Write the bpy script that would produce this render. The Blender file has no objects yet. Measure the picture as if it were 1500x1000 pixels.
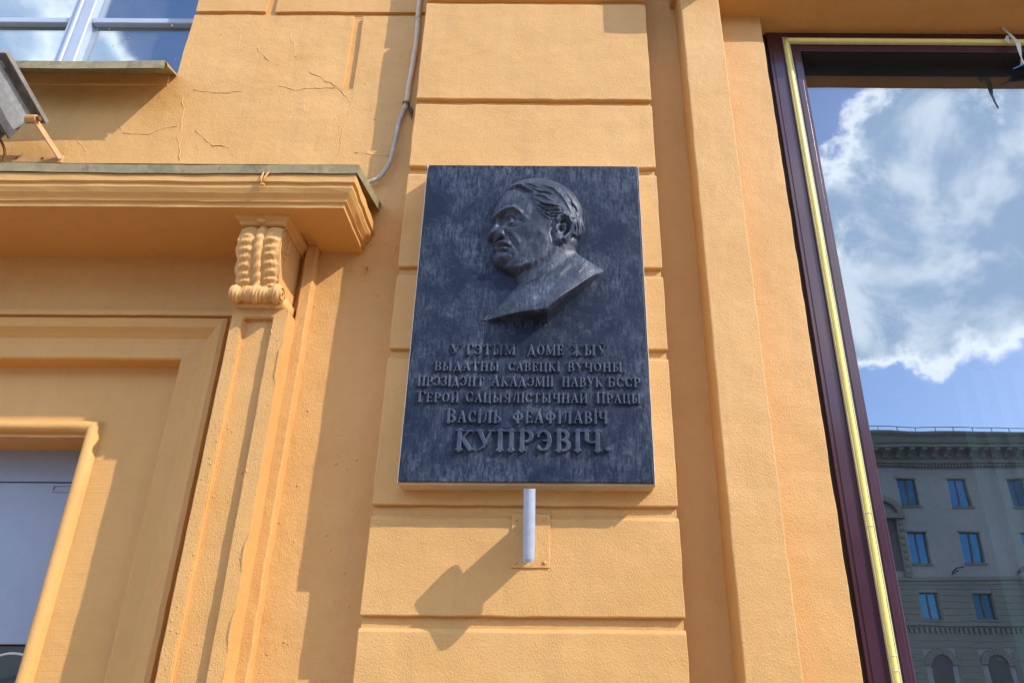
import bpy, bmesh, math, random
import numpy as np
from mathutils import Vector, noise

rnd = random.Random(7)
R = math.radians
scene = bpy.context.scene
col = scene.collection

# ------------------------------------------------------------------ camera
cam_d = bpy.data.cameras.new('camera')
cam = bpy.data.objects.new('camera', cam_d)
col.objects.link(cam)
cam.location = (0.0, -2.8, 1.6)
cam_d.sensor_width = 36.0
cam_d.lens = 26.4
cam_d.shift_x = -0.0393
cam_d.clip_start = 0.05
cam_d.clip_end = 2000
TH, RO = R(25.34), R(0.38)
fw = Vector((0, math.cos(TH), math.sin(TH)))
up0 = Vector((0, -math.sin(TH), math.cos(TH)))
rt0 = Vector((1, 0, 0))
rt = rt0 * math.cos(RO) + up0 * math.sin(RO)
up = up0 * math.cos(RO) - rt0 * math.sin(RO)
from mathutils import Matrix
cam.rotation_euler = Matrix((rt, up, -fw)).transposed().to_euler()
scene.camera = cam

# ------------------------------------------------------------------ sun and sky
SUN = Vector((1.65, -1.0, 1.5)).normalized()
ELEV = math.asin(SUN.z)
AZ = math.atan2(SUN.x, SUN.y)
sd = bpy.data.lights.new('sun', 'SUN')
sd.energy = 2.0
sd.angle = R(0.5)
sd.color = (1.0, 0.93, 0.86)
so = bpy.data.objects.new('sun', sd)
so.rotation_euler = (-SUN).to_track_quat('-Z', 'Y').to_euler()
so.location = SUN * 60
col.objects.link(so)

scene.view_settings.view_transform = 'Standard'
scene.view_settings.look = 'None'
scene.view_settings.exposure = 1.20
scene.view_settings.gamma = 1.0
scene.view_settings.use_curve_mapping = False


class NT:
    """small node-tree writer"""
    def __init__(self, tree):
        self.t = tree

    def n(self, typ, ins=None, **props):
        nd = self.t.nodes.new(typ)
        for k, v in props.items():
            setattr(nd, k, v)
        for k, v in (ins or {}).items():
            if isinstance(v, bpy.types.NodeSocket):
                self.t.links.new(v, nd.inputs[k])
            else:
                nd.inputs[k].default_value = v
        return nd

    def math(self, op, a, b=None, c=None, clamp=False):
        ins = {0: a}
        if b is not None: ins[1] = b
        if c is not None: ins[2] = c
        nd = self.n('ShaderNodeMath', ins, operation=op)
        nd.use_clamp = clamp
        return nd.outputs[0]

    def vm(self, op, a, b=None, scale=None):
        ins = {0: a}
        if b is not None: ins[1] = b
        nd = self.n('ShaderNodeVectorMath', ins, operation=op)
        if scale is not None: nd.inputs['Scale'].default_value = scale
        return nd.outputs['Value'] if op == 'DOT_PRODUCT' else nd.outputs[0]

    def noise(self, vec, scale, detail=3.0, rough=0.5, dist=0.0, out=0):
        nd = self.n('ShaderNodeTexNoise', {'Vector': vec, 'Scale': scale, 'Detail': detail,
                                           'Roughness': rough, 'Distortion': dist})
        return nd.outputs[out]

    def mapr(self, v, a, b, c=0.0, d=1.0, smooth=False):
        nd = self.n('ShaderNodeMapRange', {'Value': v, 'From Min': a, 'From Max': b, 'To Min': c, 'To Max': d})
        nd.clamp = True
        if smooth: nd.interpolation_type = 'SMOOTHSTEP'
        return nd.outputs[0]

    def mix(self, f, a, b, blend='MIX'):
        nd = self.t.nodes.new('ShaderNodeMix')
        nd.data_type = 'RGBA'
        nd.blend_type = blend
        for s, v in ((0, f), (6, a), (7, b)):
            if isinstance(v, bpy.types.NodeSocket):
                self.t.links.new(v, nd.inputs[s])
            else:
                nd.inputs[s].default_value = v if s == 0 else (tuple(v) + (1,) if len(v) == 3 else v)
        return nd.outputs[2]


world = bpy.data.worlds.new('World')
scene.world = world
world.use_nodes = True
wt = NT(world.node_tree)
world.node_tree.nodes.clear()
sky = wt.n('ShaderNodeTexSky')
sky.sky_type = 'NISHITA'
sky.sun_disc = False
sky.sun_elevation = ELEV
sky.sun_rotation = AZ
sky.altitude = 200
sky.air_density = 1.0
sky.dust_density = 0.8
sky.ozone_density = 1.5
dirv = wt.n('ShaderNodeTexCoord').outputs['Generated']
warp = wt.n('ShaderNodeTexNoise', {'Vector': dirv, 'Scale': 6.5, 'Detail': 6.0, 'Roughness': 0.62})
wv = wt.vm('SCALE', wt.vm('SUBTRACT', warp.outputs['Color'], (0.5, 0.5, 0.5)), scale=0.09)
dw = wt.vm('NORMALIZE', wt.vm('ADD', dirv, wv))
# cumulus masses: (direction, cosine of the core radius, cosine of the rim radius)
MASS = [((0.616, -1, 0.855), 2.2, 6.0), ((0.696, -1, 0.827), 2.5, 6.5), ((0.83, -1, 0.79), 4, 8.5),
        ((0.545, -1, 0.721), 2.5, 6.0), ((0.641, -1, 0.683), 4, 8), ((0.76, -1, 0.661), 4, 8),
        ((0.485, -1, 0.60), 2.5, 5.5), ((0.575, -1, 0.558), 3, 6), ((0.66, -1, 0.56), 2.5, 5.5),
        ((0.475, -1, 0.50), 1.0, 3.6), ((0.54, -1, 0.50), 1.0, 3.4), ((0.448, -1, 0.70), 2, 5),
        ((1.0, -1, 0.7), 7, 13), ((1.35, -1, 0.95), 7, 14), ((0.30, -1, 0.52), 3, 7), ((0.05, -1, 0.50), 5, 10),
        ((-0.86, -1, 1.02), 0.6, 4.2), ((-1.02, -1, 1.06), 1.2, 5), ((-1.5, -1, 0.8), 8, 16), ((-0.6, -1, 0.42), 4, 10),
        ((-1.0, 0.6, 0.8), 16, 30), ((0.2, 1, 0.9), 20, 34), ((1, 0.7, 0.5), 14, 28), ((-0.4, -1, 1.7), 6, 14), ((1.2, -1, 2.2), 8, 17),
        ((1.2, -0.2, 0.45), 10, 18), ((-1, -0.1, 0.5), 12, 22), ((-0.2, 0.1, 1.0), 12, 24)]
cl = None
for (v, r0, r1) in MASS:
    vv = Vector(v).normalized()
    dt = wt.vm('DOT_PRODUCT', dw, tuple(vv))
    m = wt.mapr(dt, math.cos(R(r1)), math.cos(R(r0)))
    cl = m if cl is None else wt.math('MAXIMUM', cl, m)
nz = wt.noise(dirv, 11.0, 9.0, 0.64, 0.2)
dens = wt.math('ADD', cl, wt.math('MULTIPLY', wt.math('SUBTRACT', nz, 0.5), 1.7))
alpha = wt.mapr(dens, 0.25, 0.62, smooth=True)
# body of the cloud: bright rims and knots, grey-blue thick middle
nz2 = wt.noise(dirv, 8.5, 5.0, 0.55, 0.3)
thick = wt.mapr(dens, 0.38, 0.85, smooth=True)
knots = wt.mapr(nz2, 0.46, 0.66, smooth=True)
body = wt.math('MULTIPLY', thick, wt.math('SUBTRACT', 1.0, wt.math('MULTIPLY', knots, 0.45)))
ccol = wt.mix(body, (11.2, 11.2, 11.4), (3.1, 4.15, 5.8))
skyc = wt.mix(1.0, sky.outputs[0], (0.80, 0.88, 1.08), 'MULTIPLY')
skyf = wt.mix(wt.math('MULTIPLY', alpha, 0.95), skyc, ccol)
bg = wt.n('ShaderNodeBackground', {'Color': skyf, 'Strength': 0.15})
wo = wt.n('ShaderNodeOutputWorld', {'Surface': bg.outputs[0]})

# ------------------------------------------------------------------ materials
MATS = {}


def new_mat(name):
    m = bpy.data.materials.new(name)
    m.use_nodes = True
    m.node_tree.nodes.clear()
    MATS[name] = m
    return m, NT(m.node_tree)


def finish(nt, shader):
    nt.n('ShaderNodeOutputMaterial', {'Surface': shader})


def plaster(name, base, alt, fine=1.0, coarse=1.0, brush=0.0, rough=0.62, grain=230.0, spec=0.5):
    m, t = new_mat(name)
    pos = t.n('ShaderNodeNewGeometry').outputs['Position']
    big = t.noise(pos, 2.3, 5, 0.6)
    mid = t.noise(pos, 19.0, 4, 0.6)
    c = t.mix(t.mapr(big, 0.35, 0.7), base, alt)
    c = t.mix(t.math('MULTIPLY', t.mapr(mid, 0.5, 0.8), 0.22), c, tuple(x * 0.8 for x in base))
    # grime: faint vertical runs and small dark specks
    mp = t.n('ShaderNodeMapping', {'Vector': pos, 'Scale': (14, 14, 0.9)}).outputs[0]
    runs = t.noise(mp, 1.0, 4, 0.65)
    c = t.mix(t.math('MULTIPLY', t.mapr(runs, 0.52, 0.85), 0.24), c, (0.36, 0.22, 0.11))
    sp = t.noise(pos, 120.0, 2, 0.5)
    c = t.mix(t.math('MULTIPLY', t.mapr(sp, 0.68, 0.76), 0.35), c, (0.30, 0.17, 0.07))
    # relief: stipple of the spray, combed slightly on the diagonal, plus trowel waves
    rot = t.n('ShaderNodeMapping', {'Vector': pos, 'Rotation': (0, R(38), 0), 'Scale': (1, 1, 0.45)}).outputs[0]
    h1 = t.noise(rot, grain * 1.35, 3, 0.65)
    h2 = t.noise(pos, grain * 0.60, 4, 0.65)
    h3 = t.noise(pos, 26.0, 4, 0.5)
    h4 = t.noise(pos, 5.0, 3, 0.5)
    h = t.math('ADD', t.math('MULTIPLY', h1, 0.0036 * fine), t.math('MULTIPLY', h2, 0.0024 * fine))
    h = t.math('ADD', h, t.math('MULTIPLY', h3, 0.0022 * coarse))
    h = t.math('ADD', h, t.math('MULTIPLY', h4, 0.006 * coarse))
    if brush:
        bm_ = t.n('ShaderNodeMapping', {'Vector': pos, 'Scale': (3, 3, 210)}).outputs[0]
        h = t.math('ADD', h, t.math('MULTIPLY', t.noise(bm_, 1.0, 2, 0.5), 0.0016 * brush))
    b = t.n('ShaderNodeBump', {'Height': h, 'Strength': 0.8, 'Distance': 1.0})
    p = t.n('ShaderNodeBsdfPrincipled', {'Base Color': c, 'Roughness': rough, 'Normal': b.outputs[0],
                                         'Specular IOR Level': spec})
    finish(t, p.outputs[0])
    return m


OCHRE = (0.625, 0.335, 0.098)
OCHRE2 = (0.68, 0.382, 0.128)
plaster('plaster_ochre', OCHRE, OCHRE2, 1.0, 1.0)
plaster('plaster_wall', OCHRE, OCHRE2, 0.75, 1.5, grain=170)
plaster('plaster_smooth', (0.64, 0.348, 0.10), (0.67, 0.372, 0.118), 0.38, 0.7, brush=0.7)
plaster('plaster_cream', (0.65, 0.36, 0.115), (0.67, 0.38, 0.135), 0.45, 0.8)
plaster('facade_grey', (0.26, 0.27, 0.29), (0.30, 0.31, 0.33), 0.5, 1.0, grain=60)
plaster('facade_green', (0.15, 0.165, 0.145), (0.18, 0.195, 0.17), 0.5, 1.0, grain=60)
plaster('pavement_concrete', (0.25, 0.155, 0.085), (0.30, 0.19, 0.11), 1.0, 1.0, spec=0.2)
plaster('kerb_stone', (0.33, 0.32, 0.31), (0.38, 0.37, 0.35), 1.0, 1.0)
plaster('asphalt', (0.055, 0.055, 0.057), (0.07, 0.068, 0.066), 1.6, 1.0)
plaster('stone_beige', (0.66, 0.52, 0.33), (0.42, 0.33, 0.20), 0.8, 0.6, grain=150)


def simple(name, base, rough=0.5, metal=0.0, var=0.15, bump=0.0, scale=30, coat=0.0, spec=0.5, dirt=None, dirt_amt=0.5):
    m, t = new_mat(name)
    pos = t.n('ShaderNodeNewGeometry').outputs['Position']
    nz_ = t.noise(pos, scale, 5, 0.6)
    c = t.mix(t.mapr(nz_, 0.3, 0.75), tuple(x * (1 - var) for x in base), tuple(min(1, x * (1 + var)) for x in base))
    if dirt:
        d = t.noise(pos, scale * 0.5, 6, 0.7, 0.4)
        c = t.mix(t.math('MULTIPLY', t.mapr(d, 0.5, 0.68), dirt_amt), c, dirt)
    ins = {'Base Color': c, 'Roughness': t.mapr(nz_, 0.2, 0.8, rough * 0.85, min(1, rough * 1.2)), 'Metallic': metal,
           'Coat Weight': coat, 'Coat Roughness': 0.12, 'Specular IOR Level': spec}
    if bump:
        b = t.n('ShaderNodeBump', {'Height': t.math('MULTIPLY', t.noise(pos, scale * 6, 3, 0.6), bump),
                                   'Strength': 0.8, 'Distance': 1.0})
        ins['Normal'] = b.outputs[0]
    finish(t, t.n('ShaderNodeBsdfPrincipled', ins).outputs[0])
    return m


simple('zinc_sheet', (0.33, 0.27, 0.14), 0.6, 0.0, 0.25, 0.0004, 22, dirt=(0.09, 0.08, 0.06), dirt_amt=0.7)
simple('dark_gap', (0.02, 0.014, 0.008), 0.95)
simple('white_frame', (0.40, 0.46, 0.56), 0.35, 0, 0.05, 0.0002, 8)
simple('maroon_laminate', (0.052, 0.012, 0.026), 0.30, 0, 0.08, 0.0, 5, coat=0.5, dirt=None)
simple('seal_and_shade', (0.012, 0.011, 0.012), 0.6)  # window edge seal, and the shade painted under the top member
simple('yellow_tube', (0.95, 0.84, 0.20), 0.35, 0, 0.08, 0, 60, coat=0.3)
simple('tube_channel', (0.62, 0.60, 0.36), 0.4, 0.0, 0.1)
simple('grey_paint', (0.38, 0.43, 0.52), 0.5, 0, 0.12, 0.0010, 45, dirt=(0.24, 0.27, 0.33), dirt_amt=0.5)
simple('board_blue', (0.30, 0.36, 0.47), 0.55, 0, 0.06, 0.0006, 14)
simple('cable_grey', (0.46, 0.42, 0.36), 0.6, 0, 0.2, 0.0006, 30, dirt=(0.25, 0.20, 0.15), dirt_amt=0.6)
simple('cable_white', (0.62, 0.60, 0.57), 0.5)
simple('lamp_housing', (0.10, 0.10, 0.11), 0.5, 0.3, 0.25, 0.0005, 30, dirt=(0.25, 0.24, 0.22), dirt_amt=0.5)
simple('lamp_side', (0.30, 0.33, 0.36), 0.5, 0.2, 0.25, 0.0004, 25, dirt=(0.16, 0.15, 0.14), dirt_amt=0.5)
simple('lamp_rim', (0.36, 0.35, 0.34), 0.45, 0.5, 0.2, 0, 25)
simple('rusty_bolt', (0.20, 0.085, 0.03), 0.85, 0.1, 0.4, 0.001, 90)
simple('bracket_ochre', (0.60, 0.34, 0.16), 0.6, 0, 0.2, 0.0008, 40, dirt=(0.25, 0.12, 0.05), dirt_amt=0.4)
simple('tape_white', (0.62, 0.62, 0.52), 0.6, 0, 0.1)
simple('dark_glass', (0.02, 0.03, 0.045), 0.15)
simple('cable_pale', (0.60, 0.50, 0.36), 0.6, 0, 0.12)
simple('lead_black', (0.02, 0.02, 0.02), 0.5)
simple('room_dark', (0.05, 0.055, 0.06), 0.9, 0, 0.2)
simple('blind_grey', (0.20, 0.23, 0.25), 0.8, 0, 0.1)
simple('blind_pale', (0.55, 0.6, 0.62), 0.8, 0, 0.1)
simple('frame_dark', (0.05, 0.05, 0.06), 0.5)
simple('roof_metal', (0.16, 0.17, 0.18), 0.5, 0.4)
simple('ironwork', (0.02, 0.02, 0.022), 0.6)


def mirror_glass(name, fac, tint, through=(0.5, 0.6, 0.58), rough=0.0, wob=0.0, hz=1.0):
    m, t = new_mat(name)
    pos = t.n('ShaderNodeNewGeometry').outputs['Position']
    ins = {'Color': tint + (1,), 'Roughness': rough}
    if wob:
        b = t.n('ShaderNodeBump', {'Height': t.math('MULTIPLY', t.noise(pos, 2.2, 2, 0.5), wob), 'Strength': 1.0, 'Distance': 1.0})
        ins['Normal'] = b.outputs[0]
    g = t.n('ShaderNodeBsdfGlossy', ins)
    tr = t.n('ShaderNodeBsdfTransparent', {'Color': through + (1,)})
    mx = t.n('ShaderNodeMixShader', {0: fac, 1: tr.outputs[0], 2: g.outputs[0]})
    # dust specks that catch the light
    dust = t.mapr(t.noise(pos, 210.0, 1, 0.4), 0.775, 0.80)
    haze = t.mapr(t.noise(pos, 3.0, 5, 0.7), 0.35, 0.8, 0.008 * hz, 0.028 * hz)
    df = t.n('ShaderNodeBsdfDiffuse', {'Color': (0.7, 0.74, 0.78, 1)})
    mx2 = t.n('ShaderNodeMixShader', {0: t.math('ADD', t.math('MULTIPLY', dust, 0.5), haze, clamp=True), 1: mx.outputs[0], 2: df.outputs[0]})
    finish(t, mx2.outputs[0])


mirror_glass('shop_glass', 0.28, (0.90, 0.94, 0.98), (0.42, 0.50, 0.50), wob=0.0005)
mirror_glass('upper_glass', 0.28, (0.84, 0.92, 0.95), (0.7, 0.75, 0.8), rough=0.03, hz=4.0)
mirror_glass('far_glass_dim', 0.35, (0.06, 0.24, 0.42), (0.2, 0.3, 0.4))
mirror_glass('far_glass', 0.5, (0.10, 0.40, 0.66), (0.2, 0.3, 0.4))


def plaque_mat(name, base, wear, shine, spec=0.22):
    m, t = new_mat(name)
    pos = t.n('ShaderNodeNewGeometry').outputs['Position']
    # wiped streaks, mostly vertical, broken up in clouds
    s1 = t.noise(t.n('ShaderNodeMapping', {'Vector': pos, 'Rotation': (0, R(-6), 0), 'Scale': (120, 20, 26)}).outputs[0], 1.0, 5, 0.7)
    s2 = t.noise(t.n('ShaderNodeMapping', {'Vector': pos, 'Rotation': (0, R(38), 0), 'Scale': (34, 20, 110)}).outputs[0], 1.0, 4, 0.7)
    cloud = t.noise(pos, 6.0, 5, 0.62, 0.5)
    a = t.math('MULTIPLY', t.mapr(s1, 0.40, 0.80), t.mapr(cloud, 0.36, 0.72))
    b = t.math('MULTIPLY', t.mapr(s2, 0.55, 0.80), t.mapr(t.noise(pos, 9.0, 4, 0.6), 0.48, 0.7))
    spk = t.mapr(t.noise(pos, 260.0, 2, 0.5), 0.70, 0.76)
    blot = t.math('MULTIPLY', t.mapr(t.noise(pos, 30.0, 7, 0.75, 0.6), 0.52, 0.76), 0.6)
    w = t.math('ADD', t.math('ADD', t.math('MULTIPLY', a, 0.75), t.math('MULTIPLY', b, 0.5)),
               t.math('ADD', t.math('MULTIPLY', spk, 0.45), t.math('MULTIPLY', blot, t.mapr(cloud, 0.3, 0.7))), clamp=True)
    w = t.math('MULTIPLY', w, wear)
    c = t.mix(w, base, (0.34, 0.40, 0.50))
    rough = t.mapr(w, 0, 1, shine, 0.8)
    hh = t.math('ADD', t.math('MULTIPLY', t.noise(pos, 90.0, 4, 0.6), 0.0016), t.math('MULTIPLY', s1, 0.0006))
    bp = t.n('ShaderNodeBump', {'Height': hh, 'Strength': 0.7, 'Distance': 1.0})
    p = t.n('ShaderNodeBsdfPrincipled', {'Base Color': c, 'Roughness': rough, 'Metallic': 0.0, 'Normal': bp.outputs[0],
                                         'Specular IOR Level': spec})
    finish(t, p.outputs[0])


plaque_mat('plaque_dark', (0.007, 0.014, 0.033), 0.50, 0.45)
plaque_mat('relief_dark', (0.013, 0.021, 0.038), 0.60, 0.44, 0.40)
plaque_mat('letter_dark', (0.027, 0.040, 0.066), 0.5, 0.40, 0.35)

# ------------------------------------------------------------------ geometry helpers


class MB:
    def __init__(s):
        s.v, s.f = [], []

    def add(s, vs, fs):
        o = len(s.v)
        s.v += [tuple(p) for p in vs]
        s.f += [tuple(i + o for i in f) for f in fs]
        return s

    def box(s, x0, x1, y0, y1, z0, z1):
        vs = [(x, y, z) for x in (x0, x1) for y in (y0, y1) for z in (z0, z1)]
        fs = [(0, 1, 3, 2), (4, 6, 7, 5), (0, 4, 5, 1), (2, 3, 7, 6), (0, 2, 6, 4), (1, 5, 7, 3)]
        return s.add(vs, fs)

    def prism(s, poly, axis, a, b):
        """poly in the two other axes, run from a to b along axis"""
        n = len(poly)
        def pt(p, t):
            return {'x': (t, p[0], p[1]), 'y': (p[0], t, p[1]), 'z': (p[0], p[1], t)}[axis]
        vs = [pt(p, a) for p in poly] + [pt(p, b) for p in poly]
        fs = [tuple(range(n)), tuple(range(2 * n - 1, n - 1, -1))]
        fs += [(i, (i + 1) % n, n + (i + 1) % n, n + i) for i in range(n)]
        return s.add(vs, fs)

    def sweep(s, prof, path, frame, closed=False):
        """prof: list of (a,b); frame(i, a, b) -> point at path station i"""
        n = len(prof)
        m = len(path)
        vs = [frame(i, a, b) for i in range(m) for a, b in prof]
        fs = []
        for i in range(m - 1):
            for j in range(n - 1 if not closed else n):
                k = (j + 1) % n
                fs.append((i * n + j, i * n + k, (i + 1) * n + k, (i + 1) * n + j))
        return s.add(vs, fs)

    def tube(s, pts, r, seg=10, cap=True):
        pts = [Vector(p) for p in pts]
        rs = r if isinstance(r, (list, tuple)) else [r] * len(pts)
        vs, fs = [], []
        prev = None
        for i, p in enumerate(pts):
            d = (pts[min(i + 1, len(pts) - 1)] - pts[max(i - 1, 0)]).normalized()
            if prev is None:
                a = Vector((0, 0, 1)) if abs(d.z) < 0.9 else Vector((1, 0, 0))
                u = d.cross(a).normalized()
            else:
                u = (prev - d * prev.dot(d)).normalized()
            prev = u
            w = d.cross(u)
            vs += [p + (u * math.cos(q) + w * math.sin(q)) * rs[i] for q in (2 * math.pi * k / seg for k in range(seg))]
        for i in range(len(pts) - 1):
            for k in range(seg):
                l = (k + 1) % seg
                fs.append((i * seg + k, i * seg + l, (i + 1) * seg + l, (i + 1) * seg + k))
        if cap:
            fs.append(tuple(range(seg - 1, -1, -1)))
            o = (len(pts) - 1) * seg
            fs.append(tuple(range(o, o + seg)))
        return s.add(vs, fs)

    def ball(s, c, r, n=6, m=8):
        rx, ry, rz = r if isinstance(r, (list, tuple)) else (r, r, r)
        vs, fs = [(c[0], c[1], c[2] + rz)], []
        for i in range(1, n):
            t = math.pi * i / n
            for k in range(m):
                p = 2 * math.pi * k / m
                vs.append((c[0] + rx * math.sin(t) * math.cos(p), c[1] + ry * math.sin(t) * math.sin(p), c[2] + rz * math.cos(t)))
        vs.append((c[0], c[1], c[2] - rz))
        for k in range(m):
            fs.append((0, 1 + k, 1 + (k + 1) % m))
            e = 1 + (n - 2) * m
            fs.append((len(vs) - 1, e + (k + 1) % m, e + k))
        for i in range(n - 2):
            for k in range(m):
                a = 1 + i * m
                fs.append((a + k, a + m + k, a + m + (k + 1) % m, a + (k + 1) % m))
        return s.add(vs, fs)


ORG = {}


def origin(o):
    return ORG.get(o.name, Vector((0, 0, 0)))


def empty(name, loc, label=None, cat=None, group=None):
    o = bpy.data.objects.new(name, None)
    o.empty_display_size = 0.2
    col.objects.link(o)
    o.location = loc
    ORG[o.name] = Vector(loc)
    if label: o['label'] = label
    if cat: o['category'] = cat
    if group: o['group'] = group
    return o


def tag(o, label=None, cat=None, group=None, kind=None):
    if label: o['label'] = label
    if cat: o['category'] = cat
    if group: o['group'] = group
    if kind: o['kind'] = kind
    return o


def build(mb, name, mat, parent=None, smooth=False, bevel=0.0, seg=2, wob=0.0, wscale=9.0, cut=0.0, kind=None, at=None):
    me = bpy.data.meshes.new(name)
    bm = bmesh.new()
    bv = [bm.verts.new(p) for p in mb.v]
    for f in mb.f:
        try:
            bm.faces.new([bv[i] for i in f])
        except ValueError:
            pass
    bmesh.ops.recalc_face_normals(bm, faces=bm.faces)
    if cut:
        for _ in range(7):
            es = [e for e in bm.edges if e.calc_length() > cut]
            if not es: break
            bmesh.ops.subdivide_edges(bm, edges=es, cuts=1, use_grid_fill=True)
    if bevel:
        es = [e for e in bm.edges if len(e.link_faces) == 2 and e.calc_face_angle(0) > R(28)]
        bmesh.ops.bevel(bm, geom=es, offset=bevel, segments=seg, affect='EDGES', profile=0.5, clamp_overlap=True)
    if wob:
        for v in bm.verts:
            v.co += noise.noise_vector(v.co * wscale) * wob + noise.noise_vector(v.co * wscale * 3.7) * wob * 0.45
    xs = [v.co for v in bm.verts]
    lo = Vector((min(c.x for c in xs), min(c.y for c in xs), min(c.z for c in xs)))
    hi = Vector((max(c.x for c in xs), max(c.y for c in xs), max(c.z for c in xs)))
    o_ = Vector(at) if at else Vector(((lo.x + hi.x) / 2, (lo.y + hi.y) / 2, lo.z))
    for v in bm.verts:
        v.co -= o_
    bm.to_mesh(me)
    bm.free()
    if smooth:
        for p in me.polygons: p.use_smooth = True
    me.materials.append(MATS[mat])
    ob = bpy.data.objects.new(name, me)
    col.objects.link(ob)
    ORG[ob.name] = o_
    ob.location = o_ - (origin(parent) if parent else Vector((0, 0, 0)))
    ob.parent = parent
    if kind: ob['kind'] = kind
    return ob


def cells(mb, xs, zs, depth, back):
    """stepped wall sheet facing -y. depth(i,j)->y or None for an opening; returns with step faces"""
    X, Z = len(xs) - 1, len(zs) - 1
    D = [[depth((xs[i] + xs[i + 1]) / 2, (zs[j] + zs[j + 1]) / 2) for j in range(Z)] for i in range(X)]
    idx = {}
    def vid(x, y, z):
        k = (round(x, 5), round(y, 5), round(z, 5))
        if k not in idx:
            idx[k] = len(mb.v)
            mb.v.append(k)
        return idx[k]
    for i in range(X):
        for j in range(Z):
            d = D[i][j]
            if d is not None:
                mb.f.append((vid(xs[i], d, zs[j]), vid(xs[i + 1], d, zs[j]), vid(xs[i + 1], d, zs[j + 1]), vid(xs[i], d, zs[j + 1])))
            for (ii, jj, e) in ((i + 1, j, 'x'), (i, j + 1, 'z')):
                d2 = D[ii][jj] if ii < X and jj < Z else 'end'
                if d2 == 'end': continue
                a = back if d is None else d
                b = back if d2 is None else d2
                if abs(a - b) < 1e-6: continue
                if e == 'x':
                    x = xs[ii]
                    mb.f.append((vid(x, a, zs[j]), vid(x, b, zs[j]), vid(x, b, zs[j + 1]), vid(x, a, zs[j + 1])))
                else:
                    z = zs[jj]
                    mb.f.append((vid(xs[i], a, z), vid(xs[i + 1], a, z), vid(xs[i + 1], b, z), vid(xs[i], b, z)))
    return mb


def fill(keys, step):
    keys = sorted(set(keys))
    out = [keys[0]]
    for a, b in zip(keys, keys[1:]):
        n = max(1, int(math.ceil((b - a) / step)))
        out += [a + (b - a) * k / n for k in range(1, n + 1)]
    return out


# ------------------------------------------------------------------ ground and street
def sheet(name, x0, x1, y0, y1, z, mat, kind='structure'):
    return build(MB().box(x0, x1, y0, y1, z - 0.02, z), name, mat, kind=kind)


sheet('ground', -400, 400, -400, 400, -0.16, 'asphalt')
sheet('pavement', -60, 90, -6.0, 0.9, 0.0, 'pavement_concrete')
sheet('road', -60, 90, -44.0, -6.15, -0.13, 'asphalt')
sheet('opposite_pavement', -60, 90, -54.3, -44.15, 0.0, 'pavement_concrete')
build(MB().box(-60, 90, -6.15, -6.0, -0.14, 0.012), 'kerb', 'kerb_stone', kind='structure')
build(MB().box(-60, 90, -44.15, -44.0, -0.14, 0.012), 'opposite_kerb', 'kerb_stone', kind='structure')
mk = MB()
for i in range(24):
    mk.box(-56 + i * 6, -53 + i * 6, -25.15, -25.0, -0.129, -0.124)
build(mk, 'road_marking', 'white_frame', kind='structure')

# ------------------------------------------------------------------ our building
B = empty('ochre_building', (0, 0.3, 0), 'ochre plastered facade with moulded doorway, rusticated pier and big shop window', 'building')
PY = -0.135

# left wall with its joints, window opening and doorway hole
WX0, WX1 = -4.6, -1.866
xs = fill([-7, WX0, WX1, -1.503, -1.453, -1.300, -1.037, -0.987, -0.60], 0.05)
zs = fill([0, 3.05, 3.57, 4.29, 4.38, 4.785, 4.815, 6.2], 0.05)
DOORX0 = -4.5


def wall_depth(x, z):
    if WX0 < x < WX1 and 4.38 < z < 6.0: return None
    if DOORX0 < x < -1.30 and z < 3.57: return None
    if x > WX1 and 4.785 < z < 4.815: return 0.016
    if -1.037 < x < -0.987 and 4.29 < z < 4.785: return 0.017
    if -1.503 < x < -1.453 and z > 4.815: return 0.017
    return 0.0


build(cells(MB(), xs, zs, wall_depth, 0.13), 'wall', 'plaster_wall', B, bevel=0.0, wob=0.004, wscale=5.0)
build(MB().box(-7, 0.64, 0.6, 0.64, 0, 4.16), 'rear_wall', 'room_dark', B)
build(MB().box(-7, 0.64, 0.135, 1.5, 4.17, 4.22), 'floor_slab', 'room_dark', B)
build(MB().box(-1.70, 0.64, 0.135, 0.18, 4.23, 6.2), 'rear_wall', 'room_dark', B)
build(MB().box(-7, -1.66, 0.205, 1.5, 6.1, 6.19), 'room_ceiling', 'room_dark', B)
build(MB().box(-7, 3.9, 0.0, 0.3, 6.2, 9.0), 'upper_wall', 'plaster_wall', B)

# cracks and paint ridges on the left wall
RID = [[(-1.807, 4.221), (-1.779, 4.118), (-1.772, 3.985), (-1.734, 3.84), (-1.745, 3.66)],
       [(-1.762, 4.273), (-1.692, 4.26), (-1.599, 4.257), (-1.507, 4.267)],
       [(-1.353, 4.303), (-1.268, 4.278), (-1.136, 4.288), (-1.056, 4.288), (-0.985, 4.202), (-0.985, 4.091), (-1.009, 4.024), (-0.999, 3.942), (-1.012, 3.846), (-1.03, 3.68)],
       [(-2.041, 3.999), (-1.924, 3.996), (-1.854, 4.03), (-1.778, 4.042)],
       [(-2.098, 4.098), (-2.072, 4.048), (-2.047, 3.999)], [(-2.249, 3.956), (-2.178, 3.884)],
       [(-1.355, 4.663), (-1.31, 4.549), (-1.30, 4.48)], [(-1.502, 4.548), (-1.418, 4.456)],
       [(-0.929, 3.894), (-0.799, 3.879), (-0.699, 3.896)], [(-1.602, 4.641), (-1.592, 4.509)],
       [(-1.219, 4.403), (-1.115, 4.332), (-1.028, 4.28)], [(-1.70, 4.02), (-1.60, 3.93), (-1.50, 3.92)]]
ri = MB()


def wall_y(x, z):
    p = Vector((x, 0.0, z))
    return noise.noise_vector(p * 5.0).y * 0.004 + noise.noise_vector(p * 18.5).y * 0.0018


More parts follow.
